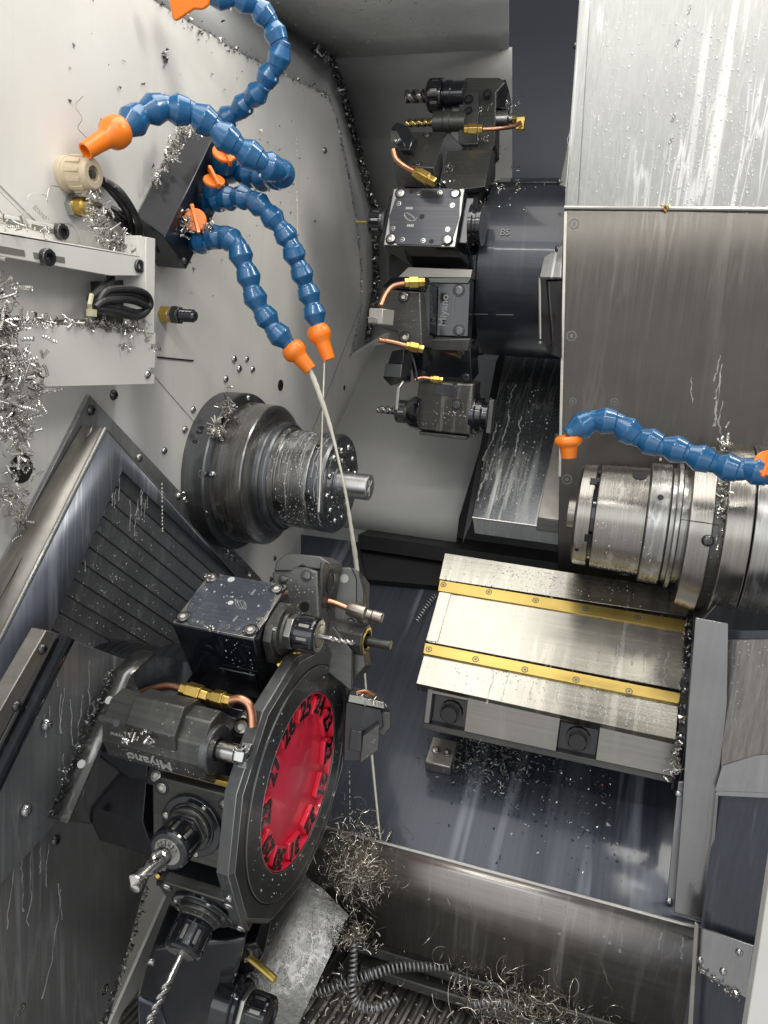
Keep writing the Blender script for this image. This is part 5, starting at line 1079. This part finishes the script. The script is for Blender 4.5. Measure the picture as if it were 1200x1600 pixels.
q = nest(onN(573, 1092, b4, n4)+n4*.004, EX*.024, EZ*.003, n4*.003, 40, (.0008, .0018), (.003, .008), (.0004, .001)); single('clamp_swarf', q, CHIP, 'wet fringe of fine chips along the top of the turning tool block', None, kind='stuff')

# T5 lettered driven tool --------------------------------------------------
t5 = Thing('lettered_tool_holder', 'dark faceted tool holder with engraved lettering, upside down, and a small milling cutter', 'tool holder', onX(270, 1150, TL[0]-.1), 'tool holders on the lower turret')
th5 = 146; c5 = onX(338, 1170, TL[0]-.035); f5 = Fr(c5, -EX, -et(th5), er(th5))
xl5 = -to(c5, EX, px=183)
sec = [(-.030, -.034), (-.030, -.006), (-.019, .012), (-.002, .024), (.020, .024), (.034, .012), (.034, -.034)]
mb = MB(); mb.prism([f5.p(.002, y, z) for y, z in sec], f5.a*xl5); t5.part('body', mb, BLACKW, .0015, ang=20)
mb = MB(); mb.prism([f5.p(.030, y, z) for y, z in [(-.012, .018), (.0, .031), (.028, .031), (.04, .012), (.04, .0)]], f5.a*.055); t5.part('raised_boss', mb, BLACKW, .0012, ang=20)
mb = MB(); mb.box(f5, -.012, xl5*.72, -.046, .045, -.055, -.033); t5.part('base_flange', mb, BLACK, .0015)
for u, v in ((.0, -.037), (xl5*.62, -.037), (-.003, .037)): t5.bolt(f5.p(u, v, -.033), f5.c, .0062, 'sunk', BOLTS)
mb = MB(); mb.lathe(c5, EX, [(-.006, .024), (.002, .024), (.003, .0225), (.003, .012), (.0, .011)], 40); t5.part('front_disc', mb, PLATE, .0004)
mb = MB(); xe5 = to(c5, EX, px=388); mb.lathe(c5-EY*0, EX, [(.0, .0092), (.022, .0092), (.0225, .0075), (.030, .0075), (.0305, .0098), (xe5*.8, .0098)], 24); t5.part('cutter_shank', mb, DRILL, .0004)
mb = MB()
for k in range(3):
    a_ = math.radians(120*k+40); n_ = EY*math.cos(a_)+EZ*math.sin(a_); w_ = np.cross(EX, n_); mb.box(Fr(c5, EX, w_, n_), xe5*.72, xe5, -.0045, .0045, .002, .0112)
t5.part('cutter_insert', mb, BOLTS, .0005)
textmesh(t5, 'Miyano', .0175, f5.p(xl5*.56, -.0258, .0021)+unit(np.cross(f5.p(0, -.019, .012)-f5.p(0, -.030, -.006), EX))*0, -EX, -(f5.p(0, -.019, .012)-f5.p(0, -.030, -.006)), .0003, ENGR, 'lettering', bold=.0003)
nrm5 = unit(f5.b*-.018+f5.c*.011)
t5o = list(t5.o.children)[-1]; t5o.location = t5o.location+Vector(nrm5*.0008)
textmesh(t5, 'Genuine Toolings for Miyano', .0062, f5.p(xl5*.60, -.0105, .0183)+unit(f5.b*-.012+f5.c*.017)*.0007, -EX, -(f5.p(0, -.002, .024)-f5.p(0, -.019, .012)), .0002, ENGR, 'lettering')
hexfit(t5, at(283, 1076, .765), at(330, 1090, .755), .0095); hexfit(t5, at(326, 1088, .755), at(362, 1096, .745), .0085)
mb = MB(); 
pipe(t5, [at(218, 1084, .79), at(236, 1077, .785), at(262, 1072, .775), at(286, 1077, .765)], .0038)
pipe(t5, [at(358, 1094, .745), at(375, 1092, .742), at(388, 1100, .74), at(393, 1116, .738), at(394, 1136, .736)], .0045)
t5.bolt(at(377, 1136, .765), unit((.1, -1, .7)), .0075, 'sunk', BOLTS)
q = nest(f5.p(xl5*.66, -.008, .026), EX*.006, f5.b*.006, f5.c*.006, 12, (.0014, .0026), (.004, .01), (.0008, .0018)); q2 = nest(f5.p(xl5*.50, -.006, .028), EX*.005, f5.b*.005, f5.c*.008, 14, (.0014, .0026), (.004, .01), (.0008, .0018)); q.add(q2.v, q2.f)
hb = MB(); hb.tube(spline([at(230, 1110, .775), at(226, 1122, .77), at(236, 1132, .77), at(214, 1146, .765), at(212, 1158, .765), at(228, 1163, .765), at(230, 1155, .765)], 6), .0004, 4); q.add(hb.v, hb.f)
single('tool_chips', q, CHIP, 'curled chips and one fine curl lying on the lettered tool holder', None, kind='stuff')
t5.part('droplets', drops(f5.p(.004, -.0295, -.004), f5.a*(xl5*.9), (f5.p(0, -.019, .012)-f5.p(0, -.030, -.006))*.9, nrm5, 60, (.0004, .0009)), DROP, kind='stuff')

# T6 square-flanged radial driven tool ---------------------------------------
def radial_tool(lbl, px, py, dx, th, hx, ht, rd, R_n, L_n, dr, seed=0, xoff=0.0, nm='radial_driven_tool'):
    T_ = Thing(nm, lbl, 'tool holder', onX(px, py, TL[0]+dx), 'tool holders on the lower turret')
    c = onX(px, py, TL[0]+dx); f_ = Fr(c, EX, et(th), er(th)); mb = MB(); mb.prism([f_.p(x, y, -rd) for x, y in chamf(-hx, hx, -ht, ht, .010)], f_.c*rd); T_.part('square_flange', mb, BLACKW, .0012)
    mb = MB(); mb.prism([f_.p(x, y, -rd-.03) for x, y in chamf(-hx*.96, hx*.96, -ht*.94, ht*.94, .006)], f_.c*.032); T_.part('body', mb, BLACK, .001)
    for sx_ in (-1, 1):
        for sy_ in (-1, 1): T_.bolt(f_.p(sx_*hx*.76, sy_*ht*.74, 0), f_.c, .0062, 'sunk', BOLTS)
    mb = MB(); mb.lathe(c, f_.c, [(-.002, .0335), (.0035, .0335), (.0045, .0325), (.0045, .026), (.006, .0255), (.0065, .022)], 56); T_.part('bearing_cap', mb, BLACK, .0004)
    for a_ in (80, 190, 300): T_.bolt(f_.p(.0295*math.cos(math.radians(a_)), .0295*math.sin(math.radians(a_)), .0042), f_.c, .0038, 'sunk', BOLTS)
    mb = MB(); mb.lathe(c, f_.c, [(.006, .0225), (.015, .0225), (.016, .020)], 6); mb.lathe(c, f_.c, [(.006, .0235), (.010, .0235), (.011, .021)], 40); T_.part('spindle_hex', mb, BLACKW, .0008)
    nut(T_, c+f_.c*.016, f_.c, R_n, L_n)
    mb = MB(); mb.lathe(c, f_.c, [(.016+L_n*.93, R_n*.66), (.0165+L_n, R_n*.66), (.017+L_n, R_n*.3)], 32); T_.part('collet', mb, EDGE)
    return T_, f_
t6, f6 = radial_tool('black square-flanged tool with slotted collet nut and thick bright drill pointing at the viewer', 302, 1288, -.058, 184, .047, .043, .014, .0208, .028, 1)
drill(t6, f6.p(0, 0, .016+.027), unit(f6.c+f6.a*-.05), .052, .0088, .28, shank=.22, mat=surf('polished_drill', (.62, .61, .58), .12, 1, blot=.1))
for k_, ch in enumerate('CYTORI'):
    a_ = math.radians(150-26*k_); R_ = .0105; textmesh(t6, ch, .0052, f6.p(-R_*math.cos(a_)*-1, -R_*math.sin(a_), .017+.028+.0004), -f6.a*math.sin(a_)*-1*1+f6.b*0-f6.b*0, -f6.b, .0001, HOLE, 'engraved_ring_letter')
mb = MB(); f_6 = f6.mv(0, -.046, -.010); mb.box(f_6, -.045, .052, -.006, .0, -.006, .004); t6.part('bare_band', mb, EDGE, .0005); mb = MB(); mb.box(f_6, -.030, .044, -.0065, -.001, -.003, .0046); t6.part('brass_shim', mb, BRASS, .0003)
t7, f7 = radial_tool('black driven tool with long thin twist drill pointing down, just below the square-flanged one', 318, 1418, -.052, 212, .047, .036, .012, .0200, .030, 2)
drill(t7, f7.p(0, 0, .016+.028), unit(f7.c), .078, .0042, 3.0, shank=.32)
mb = MB(); P_ = at(250, 1372, .80); mb.tube([P_, at(342, 1400, .83)], .0075, 14); t7.part('upper_rail', mb, surf('rail_blued', (.1, .11, .14), .16, .8, coat=.4), 0)
hexfit(t7, at(244, 1366, .795), at(250, 1371, .795), .004)
# T8 long block, T9 axial collet with yellow tube
t8 = Thing('long_tool_block', 'long dark block hanging below the lower turret at the bottom edge', 'tool holder', at(300, 1530, .84), 'tool holders on the lower turret')
n8 = unit((.25, -1, -.35)); b8 = at(300, 1530, .85)
t8.part('body', np_poly([(238, 1482), (384, 1468), (366, 1540), (344, 1680), (232, 1620), (213, 1562)], b8, n8, -n8*.06), BLACK, .004)
t8.part('bright_edge', np_poly([(214, 1560), (250, 1576), (262, 1605), (240, 1640), (215, 1600)], b8+n8*.004, n8, -n8*.02), surf('blued_edge', (.09, .10, .13), .2, .7, coat=.4), .003)
t8.bolt(onN(236, 1503, b8, n8), n8, .005, 'dome', BOLTS)
t9 = Thing('axial_driven_tool', 'round black driven tool with a slotted collet nut facing right at the bottom edge', 'tool holder', at(395, 1560, .84), 'tool holders on the lower turret')
c9 = at(374, 1572, .86)
mb = MB(); mb.lathe(c9, EX, [(-.02, .036), (.0, .036), (.002, .034), (.002, .030), (.006, .029), (.008, .025)], 56); t9.part('bearing_cap', mb, BLACK, .0005)
mb = MB(); mb.lathe(c9, EX, [(.007, .0235), (.012, .0235), (.013, .021)], 6); t9.part('spindle_hex', mb, EDGE, .0006)
nut(t9, c9+EX*.012, EX, .0215, .028)
for a_ in (60, 120, 180, 240, 300): t9.bolt(c9+EX*.0015+er(a_)*.031, EX, .0034, 'sunk', BOLTS)
t10 = Thing('coolant_spout', 'short yellow brass tube sticking out under the lower turret', 'spout', at(410, 1515, .83))
pipe(t10, [at(391, 1497, .84), at(410, 1513, .83), at(430, 1531, .82)], .0042, surf('yellow_brass', (.72, .55, .14), .25, .9), 'tube')
mb = MB(); mb.lathe(at(390, 1494, .845), unit(at(430, 1531, .82)-at(391, 1497, .84)), [(-.01, .008), (.0, .008), (.001, .0055), (.001, .003)], 16); t10.part('swivel_ball', mb, BOLTS)
t10.part('mount', np_poly([(362, 1478), (400, 1474), (412, 1492), (398, 1520), (366, 1520)], at(385, 1500, .855), n8, -n8*.04), BLACK, .002)

# ================================================================== UPPER TURRET
ut = Thing('upper_turret', 'large black tool turret with a wide smooth drum, tools all round, upper middle', 'turret', UT)
mb = MB(); mb.lathe(UT, EX, [(.012, .12), (.012, .150), (.014, .152), (.178, .152), (.18, .150)], 120); ut.part('drum', mb, surf('drum_black', (.022, .024, .031), .28, .3, BRX, .1, coat=.3, blot=.2, runs=.2, runcol=(.1, .11, .13)), .0005)
mb = MB(); mb.prism([UT+np.array([.0, q[0], q[1]]) for q in [(.155/math.cos(math.pi/12)*math.cos(2*math.pi*i/12+.26+math.radians(5)), .155/math.cos(math.pi/12)*math.sin(2*math.pi*i/12+.26+math.radians(5))) for i in range(12)]], EX*-.03); ut.part('tool_plate', mb, PLATE, .001, ang=20)
mb = MB(); mb.lathe(UT, EX, [(-.15, .11), (-.15, .125), (-.03, .125), (0, .150), (.012, .150)], 12); ut.part('tool_drum', mb, BLACK, .001, ang=20)
mb = MB(); P_ = UT+er(112)*.152+EX*.02; mb.prism([UT+EX*.02+er(a_)*.156 for a_ in (90, 100, 110, 122)]+[UT+EX*.02+er(a_)*.15 for a_ in (122, 110, 100, 90)], EX*.15); ut.part('drum_cover', mb, BLACK, .0008)
P_ = UT+er(172)*.1525+EX*.055; textmesh(ut, 'B5', .016, P_+er(166)*.0006+er(172)*0+et(172)*-.016, EX, -et(166), .0001, surf('grease_pencil', (.2, .2, .2), .5), 'hand_written_mark')
q = MB()
for y, a_, b_ in ((408, 740, 775), (430, 0, 0), (491, 740, 762), (492, 775, 802)):
    if a_: 
        P0_ = onY(a_, y, UT[1]-.151); P1_b = onY(b_, y, UT[1]-.151); q.tube([P0_, P1_b], .0007, 4)
q.tube([onY(790, 408, UT[1]-.151), onY(846, 411, UT[1]-.151)], .0008, 4); ut.part('scratch', q, EDGE)

ut.part('bare_flat', np_poly([(638, 417), (738, 421), (736, 434), (622, 433)], at(690, 425, 1.25), unit((0, -1, .1)), EY*.03), surf('worn_flat', (.22, .21, .19), .35, .85, BRX, .15), .0008)
ut.part('lower_flat', np_poly([(660, 528), (736, 528), (737, 546), (655, 546)], at(690, 535, 1.27), unit((0, -1, -.2)), EY*.03), BLACK, .0008)
def upper(nm, lbl, px, py, D): return Thing(nm, lbl, 'tool holder', at(px, py, D), 'tool holders on the upper turret')
# M44/M43 driven tool
u1 = upper('marked_driven_tool', 'black square driven tool with a cap plate marked M44 and M43, facing the viewer', 665, 340, 1.2)
thu = 163; P_ = at(727, 295, 1.205); wX_ = -to(P_, EX, px=615); hT = to(P_, et(thu), py=387)
fu = Fr(P_, -EX, et(thu), er(thu)); 
a = [fu.p(0, 0, 0), fu.p(wX_, 0, 0), fu.p(wX_, hT, 0), fu.p(0, hT, 0)]; dpt = .085
b = [fu.p(-.016, 0.0, -dpt), fu.p(wX_-.035, 0.0, -dpt), fu.p(wX_-.035, hT, -dpt), fu.p(-.016, hT, -dpt)]; a2 = [p-fu.c*.012 for p in a]
mb = MB(); mb.loft([b, [x*.35+y*.65 for x, y in zip(b, a2)], a2, a]); u1.part('tool_body', mb, BLACK, .0015, ang=20)
mb = MB(); mb.box(fu, .001, wX_-.001, .001, hT-.001, 0, .0014); u1.part('cap_frame', mb, EDGE, .0004)
mb = MB(); mb.prism([fu.p(x*wX_, y*hT, .0006) for x, y in [(.20, .01), (.84, .01), (.93, .16), (.985, .5), (.93, .84), (.80, .985), (.20, .985), (.05, .84), (.012, .5), (.05, .16)]], fu.c*.0026); u1.part('cap_plate', mb, surf('cap_plate_dark', (.05, .052, .06), .3, .7, BRX, .25, coat=.2), .0006)
for u, v, r, k in [(.12, .10, .0072, 'sunk'), (.88, .10, .0072, 'sunk'), (.12, .89, .0072, 'sunk'), (.90, .89, .0072, 'sunk'), (.33, .09, .0042, 'flat'), (.62, .09, .0042, 'flat'), (.73, .07, .004, 'hole'), (.13, .30, .0042, 'flat'), (.88, .28, .0042, 'flat'), (.14, .71, .0042, 'flat'), (.90, .71, .0042, 'flat'), (.45, .91, .0042, 'flat'), (.74, .90, .0042, 'flat'), (.33, .92, .004, 'hole'), (.52, .5, .0045, 'hole')]:
    u1.bolt(fu.p(wX_*u, hT*v, .0032), fu.c, r, k, BOLTS if k != 'hole' else HOLE)
for s, y in (('M44', .36), ('M43', .66)): textmesh(u1, s, .0065, fu.p(wX_*(.72 if s == 'M44' else .66), hT*y, .0034), EX, -fu.b, .0001, ENGR, 'lettering', bold=.0002)
mb = MB()
for k in range(3): mb.tube([fu.p(wX_*.68, hT*.51, .0034)+EX*(.011*math.cos(t+k*.7))+fu.b*.007*math.sin(t*1.2+k) for t in np.linspace(0, 5.5, 16)], .0003, 3)
u1.part('scratched_mark', mb, ENGR)
xc = fu.p(wX_, hT*.48, -.020)
mb = MB(); mb.box(Fr(xc, -EX, fu.b, fu.c), 0, .009, -hT*.40, hT*.42, -.028, .014); u1.part('front_plate', mb, BLACK, .002)
nut(u1, xc-EX*.012, -EX, .022, .026); mb = MB(); mb.lathe(xc-EX*.008, -EX, [(0, .021), (.005, .021)], 32); u1.part('neck', mb, BLACKW)
mb = MB(); mb.tube([xc-EX*.036, xc-EX*.062], .0018, 8); u1.part('thin_tap', mb, BRASS)
xr = fu.p(0, hT*.5, -.02); mb = MB(); mb.box(Fr(xr, EX, fu.b, fu.c), 0, .014, -hT*.42, hT*.36, -.03, .008); u1.part('rear_plate', mb, BLACK, .0015)
mb = MB(); mb.lathe(xr+EX*.014, EX, [(0, .032), (.006, .032), (.007, .029), (.012, .029), (.013, .032), (.02, .032)], 40); u1.part('rear_coupling', mb, BLACK, .0004)
# Miyano static holder
u2 = upper('lettered_block_holder', 'dark block holder with engraved Miyano lettering running upward and a curved copper pipe'[:200], 668, 490, 1.22)
nA = unit((-.12, -1, .05)); bA = at(632, 490, 1.20)
u2.part('raised_block', np_poly([(597, 452), (656, 456), (660, 540), (628, 540), (620, 518), (596, 512)], bA, nA, -nA*.05), BLACKW, .0018)
u2.part('top_face', np_poly([(594, 449), (612, 432), (664, 436), (658, 454)], bA+nA*-.002, nA, -nA*.05), BLACK, .0012)
nB = unit((.35, -1, .02)); u2.part('side_face', np_poly([(656, 456), (672, 444), (672, 520), (660, 540)], bA-nA*.004, unit((.6, -1, 0)), -nA*.03), BLACK, .001)
nC = unit((0, -1, .02)); bC = at(700, 480, 1.235); u2.part('base_plate', np_poly([(664, 441), (735, 435), (731, 526), (668, 524)], bC, nC, -nC*.03), BLACK, .001)
u2.part('base_lip', np_poly([(668, 434), (736, 434), (731, 443), (672, 442)], bC+nC*.004, nC, -nC*.008), BLACKW, .001)
for x, y, p0, n_ in [(631, 464, bA, nA), (633, 527, bA, nA), (717, 454, bC, nC), (717, 517, bC, nC)]: u2.bolt(onN(x, y, p0, n_)+n_*.0005, n_, .0078, 'sunk', BOLTS if x < 650 else BOLTD)
textmesh(u2, 'Miyano', .0175, onN(694, 485, bC, nC)+nC*.0008, EZ, -EX, .0003, MATS['grease_pencil'], 'lettering', bold=.0003); textmesh(u2, 'Genuine Toolings for Miyano', .0045, onN(709, 485, bC, nC)+nC*.0008, EZ, -EX, .0002, MATS['grease_pencil'], 'lettering')
hexfit(u2, at(632, 442, 1.17), at(664, 441, 1.17), .0095)
pipe(u2, [at(636, 442, 1.17), at(615, 447, 1.165), at(603, 460, 1.16), at(595, 478, 1.155)], .0042)
mb = MB(); P_ = at(577, 481, 1.15); f_ = Fr(P_, EX, unit((0, -.95, .1)), -EZ); mb.prism([P_, P_+EX*.022, P_+EX*.034+EY*.02, P_+EY*.02+EX*.008], -EZ*.023); u2.part('insert_block', mb, surf('cast_grey_block', (.42, .41, .36), .4, .6, blot=.2), .001)
mb = MB(); mb.box(Fr(P_+EX*.001-EZ*.014-EY*.0015, EX, -EZ, -EY), 0, .014, 0, .008, 0, .002); u2.part('carbide_insert', mb, DRILL, .0003)
pipe(u2, [at(592, 531, 1.165), at(615, 535, 1.17), at(640, 542, 1.175)], .004); hexfit(u2, at(634, 540, 1.175), at(662, 546, 1.175), .0085)
# dark holder below (square turning tool)
u3 = upper('square_tool_holder', 'black holder with a square turning tool shank, just under the engraved block', 680, 575, 1.24)
nD = unit((0, -1, -.35)); bD = at(690, 575, 1.255)
u3.part('body', np_poly([(652, 545), (735, 545), (738, 598), (646, 592), (640, 560)], bD, nD, -nD*.05), BLACK, .0015)
u3.part('pocket_wall', np_poly([(664, 531), (734, 530), (731, 549), (664, 546)], bD+nD*.012, nD, -nD*.01), BLACKW, .001)
u3.part('tool_shank', np_poly([(612, 548), (632, 545), (628, 596), (610, 603), (598, 590)], at(612, 575, 1.2), unit((-.1, -1, -.2)), EY*.05), BLACK, .0012)
u3.part('shank_tip', np_poly([(602, 568), (628, 569), (626, 590), (599, 588)], at(612, 575, 1.19), unit((-.1, -1, .3)), EY*.03), surf('shank_blued', (.12, .125, .13), .28, .8), .0008)
for x, y in [(649, 552), (720, 551), (660, 585), (728, 590)]: u3.bolt(onN(x, y, bD, nD), nD, .007, 'sunk', BOLTD)
hexfit(u3, at(672, 592, 1.2), at(692, 594, 1.2), .006); pipe(u3, [at(676, 592, 1.2), at(660, 590, 1.2), at(648, 594, 1.195)], .0026)
mb = MB(); mb.tube(spline([at(636, 545, 1.18), at(645, 560, 1.18), at(650, 580, 1.18), at(652, 596, 1.18)], 6), .0016, 6); u3.part('thin_wire', mb, CABLE)
# lower driven tool
u4 = upper('lower_driven_tool', 'dark driven tool with a short twist drill pointing left, lowest on the upper turret', 690, 640, 1.27)
nE = unit((0, -1, -.12)); bE = at(690, 640, 1.26)
u4.part('body', np_poly([(654, 596), (740, 600), (734, 681), (645, 671)], bE, nE, -nE*.06), surf('tool_body_dark', (.06, .058, .05), .3, .75, BRX, .15, coat=.2, runs=.4, runcol=(.3, .3, .27), spots=.5), .003)
u4.part('lower_edge', np_poly([(655, 674), (730, 682), (728, 688), (655, 679)], bE-nE*.004, nE, -nE*.05), BLACKW, .001)
u4.part('recessed_label', np_poly([(682, 600), (716, 602), (713, 620), (690, 618), (677, 616), (678, 610)], bE+nE*.0016, nE, -nE*.004), BLACK, .0006)
u4.bolt(onN(713, 633, bE, nE), nE, .0078, 'sunk', BOLTD); u4.bolt(onN(711, 604, bE, nE)+nE*.001, nE, .004, 'sunk', BOLTD)
textmesh(u4, 'NeoCoollant', .011, onN(708, 643, bE, nE)+nE*.0006, EX, EZ, .0001, ENGR, 'worn_writing') if 0 else None
c_ = at(650, 645, 1.285)
mb = MB(); mb.lathe(c_, -EX, [(-.01, .028), (.004, .027), (.012, .022), (.013, .017), (.02, .017)], 32); u4.part('neck', mb, BLACK, .0004)
nut(u4, c_-EX*.012, -EX, .0195, .022, mat=BLACKW); drill(u4, c_-EX*.033, -EX, .038, .0068, 1.6, shank=.02)
cr_ = at(738, 648, 1.28); mb = MB(); mb.lathe(cr_, EX, [(0, .036), (.008, .036), (.009, .03), (.018, .03), (.019, .024), (.028, .024)], 40); u4.part('rear_coupling', mb, BLACK, .0006); mb = MB(); mb.box(Fr(cr_+EX*.028), 0, .008, -.012, .012, -.028, .028); u4.part('drive_tang', mb, BLACKW, .0008)
q = nest(onN(702, 646, bE, nE)+nE*.0006, EX*.022, EZ*.005, nE*.001, 50, (.0005, .0015), (.002, .006), (.0003, .0009)); single('smeared_chips', q, CHIP, 'smear of fine bright chips on the lowest tool of the upper turret', None, kind='stuff')
mb = MB(); mb.tube([at(622, 610, 1.2), at(630, 596, 1.2)], .003, 6); mb.box(Fr(at(618, 640, 1.2), EX, EZ, -EY), 0, .005, 0, .036, 0, .003); u4.part('gauge_strip', mb, EDGE, .0006)
# insert holder (upper left) with copper pipe
u5 = upper('grooving_tool_holder', 'black block with a clamped grooving tool and bent copper pipe above the marked square tool', 665, 240, 1.3)
nF = unit((0, -.62, .78)); bF = at(660, 240, 1.27)
u5.part('upper_face', np_poly([(640, 205), (698, 206), (678, 262), (616, 258), (618, 232)], bF, nF, -nF*.035), BLACKW, .0012)
nG = unit((-.05, -1, -.1)); u5.part('front_face', np_poly([(618, 252), (680, 262), (680, 300), (622, 300)], bF+nF*-.006, nG, EY*.03), BLACK, .0015)
u5.part('tool_clamp', np_poly([(612, 198), (620, 190), (636, 196), (646, 212), (640, 235), (624, 234), (610, 214)], at(628, 212, 1.235), unit((-.2, -1, .4)), EY*.03), BLACK, .0015)
u5.part('insert_seat', np_poly([(609, 204), (620, 204), (626, 216), (618, 224), (611, 220)], at(618, 214, 1.225), unit((-.2, -1, .4)), EY*.012), BOLTS, .001)
u5.bolt(at(616, 219, 1.22), unit((-.2, -1, .3)), .004, 'hexhead', BOLTS)
for x, y in [(667, 211), (652, 256)]: u5.bolt(onN(x, y, bF, nF), nF, .0072, 'sunk', BOLTD)
u5.part('side_block', np_poly([(680, 232), (700, 206), (724, 230), (716, 262), (735, 300), (690, 300), (678, 266)], at(700, 255, 1.30), unit((.3, -1, .1)), EY*.03), BLACK, .001)
pipe(u5, [at(614, 234, 1.2), at(619, 248, 1.2), at(633, 260, 1.2), at(650, 269, 1.195)], .0045); hexfit(u5, at(647, 268, 1.195), at(680, 286, 1.19), .0105)
# double drill holder on top
u6 = upper('twin_drill_holder', 'black upright holder carrying a thick drill above a gold-coated drill', 740, 180, 1.33)
nH = unit((0, -1, .25)); bH = at(740, 200, 1.33)
u6.part('body', np_poly([(722, 130), (728, 121), (780, 121), (790, 128), (775, 145), (774, 226), (768, 232), (768, 252), (758, 290), (716, 298), (716, 232), (718, 170)], bH, nH, -nH*.05), BLACKW, .0018)
u6.part('front_pad', np_poly([(717, 142), (748, 142), (747, 225), (722, 226), (716, 224)], bH+nH*.008, nH, -nH*.01), PLATE, .0012)
u6.part('rear_cap', np_poly([(773, 126), (790, 124), (795, 140), (790, 170), (773, 168)], bH-nH*.01, nH, -nH*.04), BLACK, .001)
u6.part('foot', np_poly([(700, 236), (770, 232), (757, 292), (700, 298), (690, 280)], bH+nH*.012, unit((0, -.8, .6)), EY*.03), BLACKW, .0012)
for x, y, r in [(732, 155, .0065), (732, 172, .0055), (761, 146, .006), (731, 234, .0055), (750, 244, .0078), (736, 290, .0078)]: u6.bolt(onN(x, y, bH+nH*.010, nH), nH, r, 'sunk', BOLTD)
for (cx, cy, D, R, xs, dr) in ((718, 148, 1.34, .026, None, 0), (720, 190, 1.33, .0185, None, 1)):
    c = at(cx, cy, D); mb = MB()
    if dr == 0: mb.lathe(c, -EX, [(-.01, .022), (.012, .022), (.0125, .024), (.024, .024), (.025, .0205), (.030, .0205)], 40); u6.part('chuck_body', mb, BLACK, .0005); nut(u6, c-EX*.028, -EX, .028, .028); drill(u6, c-EX*.055, -EX, .047, .0115, 1.3, shank=.02, mat=surf('drill_worn', (.26, .25, .24), .25, .95))
    else: mb.lathe(c, -EX, [(-.01, .0165), (.018, .0165), (.0185, .019), (.028, .019), (.0285, .0175), (.048, .0175), (.049, .013)], 40); u6.part('chuck_sleeve', mb, BLACKW, .0005); drill(u6, c-EX*.048, -EX, .056, .0072, 2.2, shank=.05, mat=surf('gold_coated_drill', (.5, .42, .2), .22, 1))
c = at(775, 186, 1.335); mb = MB(); mb.lathe(c, EX, [(0, .0135), (.022, .0135), (.023, .011), (.024, .0085), (.030, .0085)], 28); u6.part('rear_sleeve', mb, TURN, .0005)
hexfit(u6, at(724, 202, 1.285), at(754, 202, 1.285), .0095); pipe(u6, [at(750, 202, 1.285), at(775, 201, 1.285), at(800, 198, 1.29), at(813, 192, 1.3)], .0035)
mb = MB(); mb.box(Fr(at(806, 196, 1.31)), 0, .014, 0, .012, -.006, .014); u6.part('elbow_block', mb, BRASS, .0008); hexfit(u6, at(795, 187, 1.33), at(808, 187, 1.33), .0075)
q = MB()
for x, y, n_, D in ((758, 170, 10, 1.3), (762, 215, 16, 1.3), (800, 165, 14, 1.33), (812, 155, 8, 1.33), (785, 240, 8, 1.33), (808, 262, 10, 1.34), (700, 265, 14, 1.27), (694, 285, 16, 1.26), (780, 292, 18, 1.25), (810, 294, 14, 1.26), (845, 292, 8, 1.27), (760, 310, 8, 1.24), (754, 335, 8, 1.24), (790, 320, 5, 1.24), (820, 325, 6, 1.24), (856, 345, 8, 1.26)):
    q2 = nest(at(x, y, D), EX*.012, EZ*.010, -EY*.004, n_, (.0006, .0018), (.002, .007), (.0004, .0011)); q.add(q2.v, q2.f)
single('turret_swarf', q, CHIP, 'sprinkles of bright chips over the top of the upper turret', None, kind='stuff')
